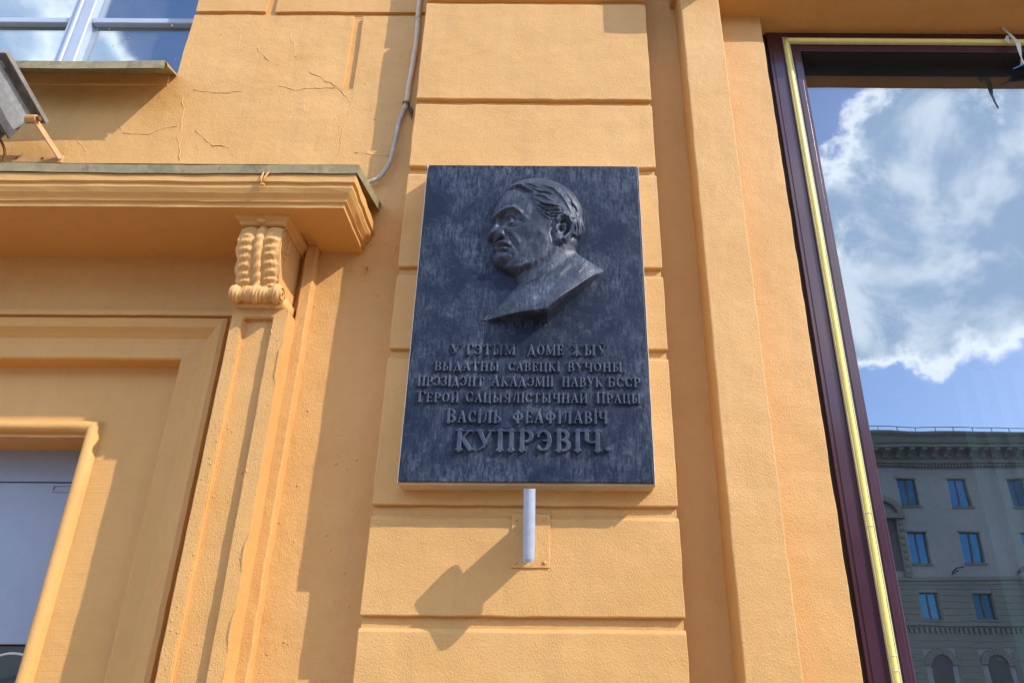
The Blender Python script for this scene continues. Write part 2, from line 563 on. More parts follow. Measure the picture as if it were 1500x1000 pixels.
for pl in RID:
    pts = []
    for (a, b) in zip(pl, pl[1:]):
        n = max(2, int(math.hypot(b[0] - a[0], b[1] - a[1]) / 0.014))
        for k in range(n):
            t = k / n
            x, z = a[0] + (b[0] - a[0]) * t, a[1] + (b[1] - a[1]) * t
            nv = noise.noise_vector(Vector((x * 30, 3, z * 30))) * 0.011
            pts.append((x + nv.x, wall_y(x + nv.x, z + nv.z) + noise.noise(Vector((x * 22, 9, z * 22))) * 0.002, z + nv.z))
    pts.append((pl[-1][0], 0.004, pl[-1][1]))
    ri.tube(pts, [0.0023 + 0.0015 * noise.noise(Vector(p) * 40) for p in pts], 6)
build(ri, 'paint_ridge', 'plaster_wall', B, smooth=True, kind='stuff')


def lumps(name, mat, spots, parent=B):
    mb = MB()
    for (x, y, z, r) in spots:
        mb.ball((x, y, z), (r, r * 0.55, r * rnd.uniform(0.8, 1.5)), 5, 7)
    return build(mb, name, mat, parent, smooth=True, kind='stuff')


sp = []
for _ in range(70): sp.append((rnd.uniform(-1.05, -0.66), 0.0, rnd.uniform(1.3, 3.4), rnd.uniform(0.002, 0.005)))
for _ in range(90): sp.append((rnd.uniform(-2.4, -0.75), 0.0, rnd.uniform(3.6, 4.75), rnd.uniform(0.0015, 0.0045)))
lumps('plaster_lump', 'plaster_wall', sp)

# the pier that carries the plaque: core + eight rusticated blocks
PX0, PX1 = -0.638, 0.452
pier = build(MB().box(PX0 + 0.004, PX1 - 0.004, PY + 0.021, 0.2, 0, 6.2), 'pier', 'plaster_ochre', B, cut=0.2)
JZ = [0.35, 0.72, 1.09, 1.47, 1.842, 2.215, 2.828, 3.20, 3.712, 4.102, 4.755, 5.35, 6.2]
JH = 0.036
for a, b in zip(JZ, JZ[1:]):
    mb = MB()
    gap = JH if a < 3.6 else 0.026
    z0, z1 = a + 0.0, b - gap
    # lower lip of each joint is chamfered, the upper one is sharp
    prof = [(0.0, z0), (PY + 0.004, z0), (PY, z0 + 0.004), (PY, z1 - 0.012), (PY + 0.010, z1), (0.0, z1)]
    mb.prism(prof, 'x', PX0, PX1)
    build(mb, 'plaster_block', 'plaster_ochre', pier, cut=0.045, bevel=0.003, wob=0.0028, wscale=8)

# recessed wall right of the pier, the raised strip, the reveal band and the lintel
build(MB().box(0.40, 0.70, 0.0, 0.3, 0, 6.2), 'recessed_wall', 'plaster_ochre', B, cut=0.05, wob=0.002)
build(MB().box(0.626, 0.815, -0.155, 0.2, 0, 6.2), 'raised_strip', 'plaster_ochre', B, cut=0.045, bevel=0.005, wob=0.0028, wscale=7)
build(MB().box(0.60, 0.84, -0.355, 0.0, 4.85, 5.4), 'impost_block', 'plaster_ochre', B, cut=0.1, bevel=0.005)
build(MB().box(0.80, 1.055, -0.03, 0.3, 0, 4.90), 'reveal_band', 'plaster_ochre', B, cut=0.045, bevel=0.004, wob=0.0028, wscale=7)
build(MB().box(0.817, 4.6, -0.152, 0.3, 4.765, 6.2), 'lintel', 'plaster_ochre', B, cut=0.09, bevel=0.004, wob=0.002, wscale=7)
build(MB().box(3.86, 4.6, -0.03, 0.3, 0, 4.76), 'reveal_band', 'plaster_ochre', B)
build(MB().box(1.06, 3.86, 0.0, 0.3, 0, 0.55), 'window_parapet', 'plaster_ochre', B)

# shop window: frame members, glass, room behind with blinds
wf = build(MB().box(1.075, 1.125, 0.09, 0.20, 0.55, 4.764), 'shop_window', 'seal_and_shade', B)
def member(x0, x1, z0, z1, y0=0.07, y1=0.20):
    return build(MB().box(x0, x1, y0, y1, z0, z1), 'window_frame', 'maroon_laminate', wf, bevel=0.002, seg=1)
member(1.112, 1.277, 0.55, 4.632)
member(1.112, 3.80, 4.634, 4.762)
member(3.66, 3.80, 0.72, 4.632)
member(1.279, 3.658, 0.55, 0.72)
for (x0, x1, z0, z1) in ((1.128, 1.176, 0.6, 4.60), (1.236, 1.262, 0.6, 4.60)):
    build(MB().box(x0, x1, 0.066, 0.0702, z0, z1), 'frame_moulding', 'maroon_laminate', wf, bevel=0.0015, seg=1)
build(MB().box(1.279, 3.658, 0.084, 0.157, 4.627, 4.6335), 'underside_shade', 'seal_and_shade', wf)  # black strip that paints shade onto the underside of the top member
build(MB().box(1.279, 3.658, 0.158, 0.168, 0.72, 4.633), 'window_pane', 'shop_glass', wf)
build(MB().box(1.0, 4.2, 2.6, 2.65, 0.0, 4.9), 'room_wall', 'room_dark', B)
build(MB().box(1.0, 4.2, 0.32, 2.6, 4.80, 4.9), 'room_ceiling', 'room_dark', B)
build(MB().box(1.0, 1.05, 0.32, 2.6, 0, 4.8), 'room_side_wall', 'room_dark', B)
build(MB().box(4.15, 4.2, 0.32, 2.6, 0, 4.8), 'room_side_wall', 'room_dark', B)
for x0, x1 in ((1.20, 1.42), (1.86, 2.6), (2.9, 3.3)):
    mbb = MB()
    n = max(2, int((x1 - x0) / 0.09))
    for k in range(n):
        xx = x0 + (x1 - x0) * k / n
        mbb.add([(xx, 0.42, 0.3), (xx + 0.085, 0.45, 0.3), (xx + 0.085, 0.45, 3.0), (xx, 0.42, 3.0)], [(0, 1, 2, 3)])
    build(mbb, 'window_blind', 'blind_pale', B, kind='stuff')

# upper window
uw = build(MB().box(WX0, WX1, 0.12, 0.2, 4.38, 4.452), 'upper_window', 'white_frame', B, bevel=0.004, seg=1)
def um(x0, x1, z0, z1, y0=0.12, y1=0.2, nm='window_frame'):
    build(MB().box(x0, x1, y0, y1, z0, z1), nm, 'white_frame', uw, bevel=0.004, seg=1)
um(-2.610, -2.500, 4.454, 6.0, 0.115, 0.2)
um(-2.578, -2.558, 4.454, 6.0, 0.100, 0.114, 'window_mullion')
um(-2.498, WX1 + 0.02, 4.874, 4.912, 0.135, 0.175, 'window_mullion')
um(-3.45, -2.612, 4.874, 4.912, 0.135, 0.175, 'window_mullion')
um(-3.56, -3.452, 4.454, 6.0, 0.115)
for (x0, x1, z0, z1) in ((-2.498, WX1 + 0.03, 4.454, 4.872), (-2.498, WX1 + 0.03, 4.914, 5.95), (-3.45, -2.612, 4.454, 4.872),
                         (-3.45, -2.612, 4.914, 5.95), (-4.6, -3.562, 4.454, 5.95)):
    build(MB().box(x0, x1, 0.165, 0.172, z0, z1), 'window_pane', 'upper_glass', uw)
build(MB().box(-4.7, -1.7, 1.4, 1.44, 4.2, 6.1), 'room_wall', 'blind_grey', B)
# metal sill flashing
sl = MB()
sl.sweep([(-0.183, 4.228), (-0.186, 4.270), (-0.181, 4.276), (0.0, 4.379), (0.118, 4.440)], [0, 1, 2, 3, 4, 5, 6],
         lambda i, a, b: ((-4.6 + (WX1 + (0.056 if a < -0.1 else 0.0) - 0.004 + 4.6) * i / 6), a, b + 0.004 * math.sin(i * 2.3)))
sl.sweep([(-0.172, 4.236), (-0.178, 4.266), (0.0, 4.370), (0.118, 4.430)], [0, 1], lambda i, a, b: ((-4.6, WX1 + (0.045 if a < -0.1 else -0.006))[i], a, b))
sl.add([(WX1 + 0.052, -0.182, 4.276), (WX1 - 0.004, 0.0, 4.379), (WX1 + 0.004, -0.002, 4.362), (WX1 + 0.060, -0.172, 4.252)], [(0, 1, 2, 3)])
build(sl, 'window_sill', 'zinc_sheet', uw)
build(MB().box(-4.6, WX1 - 0.03, -0.010, 0.118, 4.30, 4.366), 'sill_bed', 'plaster_wall', uw, cut=0.1, wob=0.004)

# ---- doorway surround -------------------------------------------------
MIRX = -5.8
def portal(mb, prof, x1, z1, z0=0.0, step=0.06):
    """moulding run round the doorway: s is the inset from the outer line x=x1 / z=z1"""
    st = []
    n = int((z1 - z0) / step)
    for k in range(n): st.append(('L', z0 + (z1 - z0 - 0.25) * k / n))
    st.append(('TL', 0))
    m = 40
    for k in range(1, m): st.append(('T', k / m))
    st.append(('TR', 0))
    for k in range(n - 1, -1, -1): st.append(('R', z0 + (z1 - z0 - 0.25) * k / n))
    x0 = MIRX - x1
    def fr(i, s, y):
        k, t = st[i]
        if k == 'L': return (x0 + s, y, t)
        if k == 'TL': return (x0 + s, y, z1 - s)
        if k == 'T':
            a, b = x0 + s, x1 - s
            tt = 0.02 + 0.96 * t
            return (a + (b - a) * tt, y, z1 - s)
        if k == 'TR': return (x1 - s, y, z1 - s)
        return (x1 - s, y, t)
    mb.sweep(prof, st, fr)
    return mb

dw_ = build(portal(MB(), [(a_, b_ + 0.05) for a_, b_ in [(-0.02, 0.03), (0.0, 0.012), (0.002, -0.022), (0.026, -0.024), (0.030, -0.004), (0.040, -0.004), (0.044, -0.030),
                     (0.062, -0.036), (0.085, -0.030), (0.105, -0.012), (0.125, 0.002), (0.150, 0.006), (0.185, 0.004),
                     (0.212, 0.000), (0.219, 0.006), (0.222, 0.085), (0.24, 0.09), (0.35, 0.091), (0.50, 0.09), (0.53, 0.09)]], -1.323, 3.076),
      'door_surround', 'plaster_smooth', B, smooth=False, wob=0.0016, wscale=14)
trimp = [(-0.02, 0.064), (0.0, 0.066), (0.004, 0.052), (0.010, 0.038), (0.022, 0.026), (0.036, 0.024), (0.048, 0.032), (0.055, 0.046), (0.056, 0.10), (0.058, 0.30)]
build(portal(MB(), [(a_, b_ + 0.08) for a_, b_ in trimp], -1.838, 2.617), 'door_trim', 'plaster_smooth', dw_, smooth=True, wob=0.0010, wscale=12)
build(MB().box(-1.318, -1.262, -0.035, 0.1, 0, 3.045), 'jamb_fillet', 'plaster_smooth', dw_, cut=0.06, wob=0.001)
# plain frieze above the moulding and the stepped soffit
fz = MB()
xf = fill([-4.55, -1.20], 0.06)
fz.sweep([(0.072, 3.04), (0.070, 3.10), (0.070, 3.20), (0.071, 3.30), (0.07, 3.40)], xf, lambda i, a, b: (xf[i], a, b))
build(fz, 'frieze', 'plaster_smooth', dw_, wob=0.0012)
# door leaf seen in the opening: blue-grey boards
db = build(MB().box(-4.0676, -1.8000, 0.3600, 0.4000, 1.7748, 2.4135), 'door_board', 'board_blue', dw_, bevel=0.002, seg=1)
build(MB().box(-4.0676, -1.8000, 0.3650, 0.4000, 2.4196, 2.7242), 'transom_board', 'board_blue', dw_, bevel=0.002, seg=1)
build(MB().box(-2.1207, -1.8000, 0.3540, 0.3597, 2.3737, 2.3803), 'board_rail', 'board_blue', dw_)
build(MB().box(-2.1207, -2.1145, 0.3540, 0.3597, 2.3808, 2.4053), 'board_rail', 'board_blue', dw_)
build(MB().box(-2.1145, -1.8000, 0.3540, 0.3597, 2.3992, 2.4053), 'board_rail', 'board_blue', dw_)
build(MB().box(-4.0676, -1.8000, 0.4200, 0.4280, 0.0670, 1.7717), 'door_glass', 'dark_glass', dw_)

# door pilaster with sunk panel
def pil_depth(x, z):
    if -1.222 < x < -1.108 and z < 2.951: return -0.125
    return -0.15
def door_pilaster(mx):
    xs_ = fill([-1.272, -1.222, -1.108, -1.055], 0.035)
    zs_ = fill([0.0, 2.951, 2.992], 0.05)
    mb = cells(MB(), xs_, zs_, pil_depth, 0.0)
    for (xa, sgn) in ((-1.272, 0), (-1.055, 1)):
        ys = [-0.15, -0.1, -0.05, 0.0, 0.07]
        mb.sweep([(y, 0) for y in ys], zs_, lambda i, a, b: (xa, a, zs_[i]))
    mb.add([(-1.272, -0.15, 2.992), (-1.055, -0.15, 2.992), (-1.055, 0.09, 2.992), (-1.272, 0.09, 2.992)], [(0, 1, 2, 3)])
    if mx: mb.v = [(MIRX - x, y, z) for x, y, z in mb.v]
    me = build(mb, 'door_pilaster', 'plaster_ochre', dw_, wob=0.0)
    bm = bmesh.new(); bm.from_mesh(me.data)
    bmesh.ops.remove_doubles(bm, verts=bm.verts, dist=1e-4)
    es = [e for e in bm.edges if len(e.link_faces) == 2 and e.calc_face_angle(0) > R(28)]
    bmesh.ops.bevel(bm, geom=es, offset=0.004, segments=2, affect='EDGES', clamp_overlap=True)
    for v in bm.verts:
        v.co += noise.noise_vector(v.co * 12) * 0.002
    bm.to_mesh(me.data); bm.free()
door_pilaster(False)
door_pilaster(True)
build(MB().box(-1.062, -1.012, -0.045, 0.02, 0, 3.358), 'side_strip', 'plaster_ochre', dw_, cut=0.05, bevel=0.006, wob=0.004)
sp = []
for _ in range(60): sp.append((rnd.choice([rnd.uniform(-1.265, -1.225), rnd.uniform(-1.105, -1.06)]), -0.15, rnd.uniform(1.4, 2.9), rnd.uniform(0.002, 0.0045)))
for _ in range(24): sp.append((rnd.uniform(-1.215, -1.115), -0.125, rnd.uniform(1.4, 2.9), rnd.uniform(0.002, 0.004)))
lumps('plaster_lump', 'plaster_ochre', sp, dw_)

# console bracket under the canopy
def console(mx):
    cx = -1.168
    mb = MB()
    nu, nv = 46, 90
    # front outline from top to bottom (y, z)
    path = [(-0.235, 3.318), (-0.262, 3.285), (-0.270, 3.237), (-0.262, 3.19), (-0.245, 3.143), (-0.225, 3.096), (-0.208, 3.058), (-0.200, 3.03), (-0.20, 3.0)]
    def pv(t):
        f = t * (len(path) - 1); i = min(int(f), len(path) - 2); f -= i
        return tuple(path[i][k] * (1 - f) + path[i + 1][k] * f for k in (0, 1))
    hw = 0.082
    vs = []
    for j in range(nv + 1):
        t = j / nv
        y, z = pv(t)
        for i in range(nu + 1):
            u = -1 + 2 * i / nu
            au = abs(u)
            h = 0.0
            if au < 0.22:                                   # twisted cord in the middle
                h = 0.016 * math.sqrt(max(0, 1 - (au / 0.22) ** 2)) * (1 + 0.22 * math.sin(t * 60 + u * 9))
            else:                                           # leaf lobes on both sides
                q = (au - 0.22) / 0.78
                h = 0.012 * math.sin(math.pi * min(1, q * 1.05)) ** 0.6 * (0.78 + 0.3 * abs(math.sin(t * 21 - q * 0.8)))
                h += 0.0042 * math.sin(t * 75 + q * 2.0 * (1 if u > 0 else -1)) * math.sin(math.pi * min(1, q)) + 0.003 * noise.noise(Vector((u * 12, 1, t * 30)))
            edge = 0.006 * abs(math.sin(t * 19 + 0.6)) if au > 0.9 else 0
            wx = hw * (1 + 0.03 * math.sin(t * 24)) + (edge if au > 0.97 else 0)
            vs.append((cx + u * wx, y - h, z))
    fs = [(j * (nu + 1) + i, j * (nu + 1) + i + 1, (j + 1) * (nu + 1) + i + 1, (j + 1) * (nu + 1) + i) for j in range(nv) for i in range(nu)]
    mb.add(vs, fs)
    # the two cheeks
    for s in (-1, 1):
        x = cx + s * hw * 0.985
        pl = [(pv(k / 30)) for k in range(31)]
        vs = [(x, a, b) for a, b in pl] + [(x, 0.09, b) for a, b in pl]
        mb.add(vs, [(k, k + 1, 31 + k + 1, 31 + k) for k in range(30)])
    if mx: mb.v = [(MIRX - x, y, z) for x, y, z in mb.v]
    c = build(mb, 'console', 'plaster_cream', B, smooth=True)
    # spiral carved on the cheek
    sw = MB()
    pts = []
    for k in range(60):
        a = k / 60 * math.pi * 4.6
        r = 0.040 * (1 - k / 66)
        pts.append((cx + 0.0825, -0.195 + r * math.cos(a) * 0.95, 3.235 + r * math.sin(a) * 1.5))
    sw.tube(pts, 0.0038, 6)
    pts = [(cx + 0.0825, pv(k / 20)[0] + 0.012, pv(k / 20)[1]) for k in range(1, 19)]
    sw.tube(pts, 0.004, 6)
    if mx: sw.v = [(MIRX - (2 * cx - x) * 1.0, y, z) for x, y, z in sw.v]
    build(sw, 'spiral', 'plaster_cream', c, smooth=True)
    # lower scroll: a horizontal roll with twisted middle and flared ends
    ro = MB()
    nseg, nr = 72, 26
    vs = []
    for i in range(nseg + 1):
        u = -1 + 2 * i / nseg
        au = abs(u)
        rr = 0.034 + 0.006 * math.exp(-((au - 0.86) / 0.16) ** 2) - 0.005 * math.exp(-((au - 0.55) / 0.15) ** 2) + 0.006 * math.exp(-(au / 0.2) ** 2)
        for k in range(nr):
            a = 2 * math.pi * k / nr
            r = rr * (1 + 0.07 * math.sin(a * 3 + u * 16) + 0.05 * math.sin(u * 46 + 2.5 * a) + 0.06 * noise.noise(Vector((u * 5, math.cos(a) * 2, math.sin(a) * 2))))
            vs.append((cx + u * 0.096, -0.195 + r * math.cos(a), 3.030 + r * math.sin(a)))
    fs = [(i * nr + k, i * nr + (k + 1) % nr, (i + 1) * nr + (k + 1) % nr, (i + 1) * nr + k) for i in range(nseg) for k in range(nr)]
    fs += [tuple(range(nr - 1, -1, -1)), tuple(range(nseg * nr, nseg * nr + nr))]
    ro.add(vs, fs)
    for s in (-1, 1):
        pts = []
        for k in range(40):
            a = k / 40 * math.pi * 3.4
            r = 0.034 * (1 - k / 46)
            pts.append((cx + s * 0.098, -0.195 + r * math.cos(a), 3.030 + r * math.sin(a)))
        ro.tube(pts, 0.004, 5)
    ro.box(cx - 0.095, cx + 0.095, -0.18, 0.03, 2.993, 3.05)
    if mx: ro.v = [(MIRX - x, y, z) for x, y, z in ro.v]
    build(ro, 'scroll', 'plaster_cream', c, smooth=True)
    # abacus flaring up to the soffit, with a little boss
    ab = MB()
    lv = [(0.084, 0.262, 3.309), (0.092, 0.268, 3.312), (0.094, 0.272, 3.321), (0.094, 0.272, 3.326), (0.108, 0.286, 3.335), (0.112, 0.288, 3.3465)]
    ab.sweep([(0, 0), (1, 0), (2, 0), (3, 0)], lv, lambda i, a, b: [(cx - lv[i][0], 0.09, lv[i][2]), (cx - lv[i][0], -lv[i][1], lv[i][2]), (cx + lv[i][0], -lv[i][1], lv[i][2]), (cx + lv[i][0], 0.09, lv[i][2])][int(a)])
    ab.add([(cx - .084, .03, 3.309), (cx - .084, -.262, 3.309), (cx + .084, -.262, 3.309), (cx + .084, .03, 3.309)], [(0, 1, 2, 3)])
    ab.ball((cx - 0.004, -0.275, 3.327), (0.022, 0.014, 0.016), 8, 10)
    if mx: ab.v = [(MIRX - x, y, z) for x, y, z in ab.v]
    build(ab, 'abacus', 'plaster_cream', c, wob=0.002, wscale=25)
console(False)
console(True)

# canopy cornice with returned ends
CXR = -1.165
def cornice(mb, prof, stations=None):
    n = 46
    st = [('B0', 0), ('F', 0)] + [('F', k / n) for k in range(1, n)] + [('F', 1)] + [('B', k / 7) for k in range(1, 8)]
    def fr(i, e, z):
        k, t = st[i]
        xr, xl = CXR + e, (MIRX - CXR) - e
        if k == 'B0': return (xl, 0.02, z)
        if k == 'F': return (xl + (xr - xl) * t, -e, z)
        return (xr, -e + (e + 0.02) * t, z)
    mb.sweep(prof, st, fr)
cm = MB()
cornice(cm, [(0.10, 3.56), (0.365, 3.498), (0.377, 3.480), (0.377, 3.440), (0.367, 3.433), (0.368, 3.418), (0.358, 3.399), (0.343, 3.382),
             (0.340, 3.373), (0.347, 3.367), (0.337, 3.361), (0.336, 3.346), (0.327, 3.344), (0.155, 3.345), (0.152, 3.356), (0.05, 3.357), (-0.10, 3.357)])
cn = build(cm, 'cornice', 'plaster_smooth', B, wob=0.0030, wscale=13)
fl = MB()
cornice(fl, [(0.385, 3.474), (0.390, 3.511), (0.385, 3.5155)])
x0_, x1_ = MIRX - CXR - 0.39, CXR + 0.39
fl.add([(x0_, -0.389, 3.513), (x1_ - 0.002, -0.389, 3.513), (x1_, 0.0, 3.603), (x0_, 0.0, 3.603)], [(0, 1, 2, 3)])
fl.add([(x0_, -0.380, 3.507), (x1_ - 0.007, -0.380, 3.507), (x1_ - 0.007, 0.0, 3.597), (x0_, 0.0, 3.597)], [(0, 1, 2, 3)])
fl.v = [(x, y, (z + (y + 0.39) * 0.231 if (abs(x - x1_) < 0.02 and y > -0.37 and z < 3.53) else z)) for x, y, z in fl.v]
fl.v = [(x, y, z + 0.0025 * math.sin(x * 5) + 0.0012 * math.sin(x * 23)) for x, y, z in fl.v]
build(fl, 'flashing', 'zinc_sheet', cn)
nl = MB()
nl.tube([(-1.15, -0.382, 3.493), (-1.158, -0.387, 3.448), (-1.150, -0.381, 3.423)], [0.003, 0.004, 0.005], 6)
nl.tube([(-1.13, -0.382, 3.488), (-1.142, -0.388, 3.456), (-1.150, -0.381, 3.425)], [0.003, 0.0035, 0.005], 6)
nl.ball((-1.150, -0.380, 3.423), (0.012, 0.007, 0.006), 5, 8)
build(nl, 'anchor_hook', 'plaster_smooth', cn, smooth=True)
build(MB().tube([(-0.800, -0.01, 3.262), (-0.797, -0.03, 3.26)], 0.006, 8).ball((-0.797, -0.032, 3.26), 0.0085, 5, 8), 'wall_bolt', 'plaster_wall', B, smooth=True)

# ------------------------------------------------------------------ plaque
QY = PY - 0.094
plaque = empty('memorial_plaque', (-0.088, PY, 2.276), 'dark memorial plaque with a bronze-like profile portrait and six lines of raised lettering', 'plaque')
build(MB().box(-0.534, 0.361, QY + 0.012, PY + 0.012, 2.268, 3.652), 'backing_slab', 'stone_beige', plaque, cut=0.08, bevel=0.003, wob=0.0016, wscale=18)
simple('edge_paint', (0.62, 0.60, 0.57), 0.7, 0, 0.2, 0.001, 60, dirt=(0.25, 0.24, 0.25), dirt_amt=0.5)
for a_, b_ in ((0.3612, 0.3635), (-0.5372, -0.5345)):
    build(MB().box(a_, b_, QY + 0.006, PY + 0.01, 2.27, 3.65), 'edge_strip', 'edge_paint', plaque, cut=0.05, wob=0.001, wscale=25)
build(MB().box(-0.530, 0.357, QY, QY + 0.0115, 2.276, 3.645), 'face_sheet', 'plaque_dark', plaque, cut=0.06, bevel=0.0025, wob=0.0010, wscale=14)


# ---- heightfield meshes
def seg_dist(X, Y, x0, y0, x1, y1):
    dx, dy = x1 - x0, y1 - y0
    L = dx * dx + dy * dy + 1e-12
    t = np.clip(((X - x0) * dx + (Y - y0) * dy) / L, 0, 1)
    return np.hypot(X - x0 - t * dx, Y - y0 - t * dy), t


def poly_sdf(X, Y, P, skip=()):
    """positive inside; distance ignores the edges listed in skip"""
    n = len(P)
    D = np.full(X.shape, 1e9)
    ins = np.zeros(X.shape, bool)
    for i in range(n):
        x0, y0 = P[i]; x1, y1 = P[(i + 1) % n]
        if i not in skip:
            d, _ = seg_dist(X, Y, x0, y0, x1, y1)
            D = np.minimum(D, d)
        if y0 != y1:
            c = ((y0 > Y) != (y1 > Y)) & (X < (x1 - x0) * (Y - y0) / (y1 - y0) + x0)
            ins ^= c
    return np.where(ins, D, -D)


def smooth_poly(P, keep, it=2):
    """Chaikin smoothing that keeps the corners whose index is in keep"""
    pts = [(p, i in keep) for i, p in enumerate(P)]
    for _ in range(it):
        out = []
        n = len(pts)
        for i in range(n):
            (p, kp), (q, kq) = pts[i], pts[(i + 1) % n]
            if kp: out.append((p, True))
            else: out.append(((p[0] * .75 + q[0] * .25, p[1] * .75 + q[1] * .25), False))
            if not kq: out.append(((p[0] * .25 + q[0] * .75, p[1] * .25 + q[1] * .75), False))
        pts = out
    return [p for p, _ in pts]


def field_mesh(name, mat, xs_, zs_, H, y0, parent, at=None):
    """H>0 where material stands; emits the cells that touch it"""
    nz_, nx_ = H.shape
    on = H > 1e-6
    use = np.zeros_like(on)
    use |= on
    u = on[:-1, :-1] | on[1:, :-1] | on[:-1, 1:] | on[1:, 1:]
    idx = -np.ones(H.shape, int)
    cz, cx = np.where(u)
    need = set()
    vs, fs = [], []
    for j, i in zip(cz.tolist(), cx.tolist()):
        q = []
        for jj, ii in ((j, i), (j, i + 1), (j + 1, i + 1), (j + 1, i)):
            if idx[jj, ii] < 0:
                idx[jj, ii] = len(vs)
                vs.append((xs_[ii], y0 - float(H[jj, ii]) + (0.0 if H[jj, ii] > 1e-6 else 0.0015), zs_[jj]))
            q.append(int(idx[jj, ii]))
        fs.append(tuple(q))
    me = bpy.data.meshes.new(name)
    o_ = Vector(at) if at else Vector((float(np.mean([v[0] for v in vs])), y0, min(v[2] for v in vs)))
    me.from_pydata([(v[0] - o_.x, v[1] - o_.y, v[2] - o_.z) for v in vs], [], fs)
    for p in me.polygons: p.use_smooth = True
    me.materials.append(MATS[mat])
    ob = bpy.data.objects.new(name, me)
    col.objects.link(ob)
    ORG[ob.name] = o_
    ob.parent = parent
    ob.location = o_ - origin(parent)
    return ob


# ---- portrait relief, drawn in a 936 x 1000 sketch frame laid on the plaque
def relief():
    W0, W1 = 936.0, 1000.0
    # sketch frame corners on the plaque (metres), at zero height and the shift per metre of height
    def sx(a, b):   # a right, b down
        t = b / W1
        xl = -0.378 + (0.042) * t
        xr = 0.259 - 0.022 * t
        return xl + (xr - xl) * a / W0
    def sz(a, b):
        t = b / W1
        return 3.616 - 0.758 * t * (1 + 0.03 * (1 - t)) + 0.004 * a / W0
    def M(a, b, h=0.0):    # h: how far out the drawn point stands
        return (sx(a, b) * (1 - 0.3 * h), sz(a, b) - h * (0.78 - 0.22 * b / W1))
    e = 0.012
    out = [(250, 141), (285, 106), (330, 80), (385, 62), (440, 55), (500, 58), (560, 75), (620, 105), (670, 145), (705, 190),
           (730, 235), (742, 280), (738, 330), (755, 368), (745, 405), (722, 434), (704, 446), (706, 480), (694, 512), (720, 542),
           (770, 577), (830, 603), (868, 628)]
    bot = [(862, 655), (760, 745), (650, 842), (520, 950), (95, 942)]
    lef = [(190, 862), (262, 800), (315, 742), (338, 700), (300, 668), (250, 645), (205, 618), (180, 596), (169, 566), (180, 540), (198, 524),
           (176, 504), (196, 487), (168, 472), (182, 455), (158, 452), (139, 434), (160, 392), (192, 350), (166, 322), (180, 272), (198, 225), (222, 182)]
    P = [M(a, b, e) for a, b in out] + [M(a, b) for a, b in bot] + [M(a, b, e) for a, b in lef]
    no = len(out)
    keep = {no, no + 3, no + 4}
    P = smooth_poly(P, keep, 1)
    xs_ = np.arange(-0.345, 0.225, 0.0017)
    zs_ = np.arange(2.86, 3.60, 0.0017)
    X, Z = np.meshgrid(xs_, zs_)
    sd_ = poly_sdf(X, Z, P)
    bl = [M(a, b) for a, b in bot]
    # rounding distance: everything but the bottom cut
    k0 = min(range(len(P)), key=lambda i: math.hypot(P[i][0] - bl[0][0], P[i][1] - bl[0][1]))
    k1 = min(range(len(P)), key=lambda i: math.hypot(P[i][0] - bl[4][0], P[i][1] - bl[4][1]))
    sd2 = poly_sdf(X, Z, P, skip=set(range(k0, k1)))
    d = np.maximum(sd2, 0)
    H = 0.012 + 0.040 * (1 - np.exp(-d / 0.027))
    def ah(a):
        return 0.03 + 0.034 * min(1, max(0, (a - 180) / 200))
    def B_(a, b, r, amp, h=None, ry=None):
        nonlocal H
        h = ah(a) if h is None else h
        x, z = M(a, b, h)
        s = r / 1330.0
        s2 = (ry or r) / 1330.0
        H = H + (1.25 if r < 40 else 1.0) * amp * 0.001 * np.exp(-((X - x) / s) ** 2 - ((Z - z) / s2) ** 2)
    def S_(pts, r, amp, h=None, taper=True):
        nonlocal H
        q = [M(a, b, ah(a) if h is None else h) for a, b in pts]
        s = r / 1330.0
        best = np.zeros(X.shape)
        n = len(q) - 1
        for i in range(n):
            dd, t = seg_dist(X, Z, *q[i], *q[i + 1])
            g = np.exp(-(dd / s) ** 2)
            if taper:
                T = (i + t) / n
                g = g * np.clip(np.sin(np.pi * np.clip(T, 0.06, 0.94)) * 1.3, 0.35, 1)
            best = np.maximum(best, g)
        H = H + 1.3 * amp * 0.001 * best
    # bust swells forward towards its cut edge
    x, z = M(520, 940)
    H += 0.050 * np.exp(-((X - x) / 0.13) ** 2 - ((Z - z) / 0.12) ** 2)
    x, z = M(640, 840)
    H += 0.022 * np.exp(-((X - x) / 0.10) ** 2 - ((Z - z) / 0.10) ** 2)
    x, z = M(120, 930)
    H -= 0.028 * np.exp(-((X - x) / 0.09) ** 2 - ((Z - z) / 0.05) ** 2)
    x, z = M(860, 650)
    H -= 0.018 * np.exp(-((X - x) / 0.05) ** 2 - ((Z - z) / 0.05) ** 2)
    # neck behind the jaw sits back
    B_(330, 680, 60, -12); B_(430, 690, 55, -6); B_(640, 560, 60, -8); B_(680, 500, 34, -6)
    # skull and cheek masses
    B_(480, 250, 190, 12); B_(600, 200, 120, 5); B_(420, 430, 110, 9); B_(370, 360, 50, 5); B_(300, 200, 80, 4)
    B_(470, 540, 70, 4); B_(350, 575, 60, 7)
    # jaw line and neck folds
    S_([(240, 650), (330, 640), (420, 610), (500, 560), (545, 480)], 15, -7)
    S_([(300, 610), (360, 600), (430, 570)], 12, 4)
    S_([(340, 690), (400, 692), (460, 665), (540, 600)], 8, 5)
    S_([(345, 712), (420, 715), (500, 670), (590, 590)], 9, -4)
    S_([(560, 700), (620, 620), (680, 560)], 18, 4)
    S_([(752, 598), (735, 625), (712, 665)], 5, 5, 0.03)
    S_([(400, 860), (480, 790), (560, 730), (660, 680)], 20, -4, 0.06)
    # brow
    S_([(150, 326), (215, 288), (262, 262), (305, 254), (345, 272), (372, 300)], 14, 10)
    S_([(205, 272), (260, 246), (310, 240)], 12, -3)
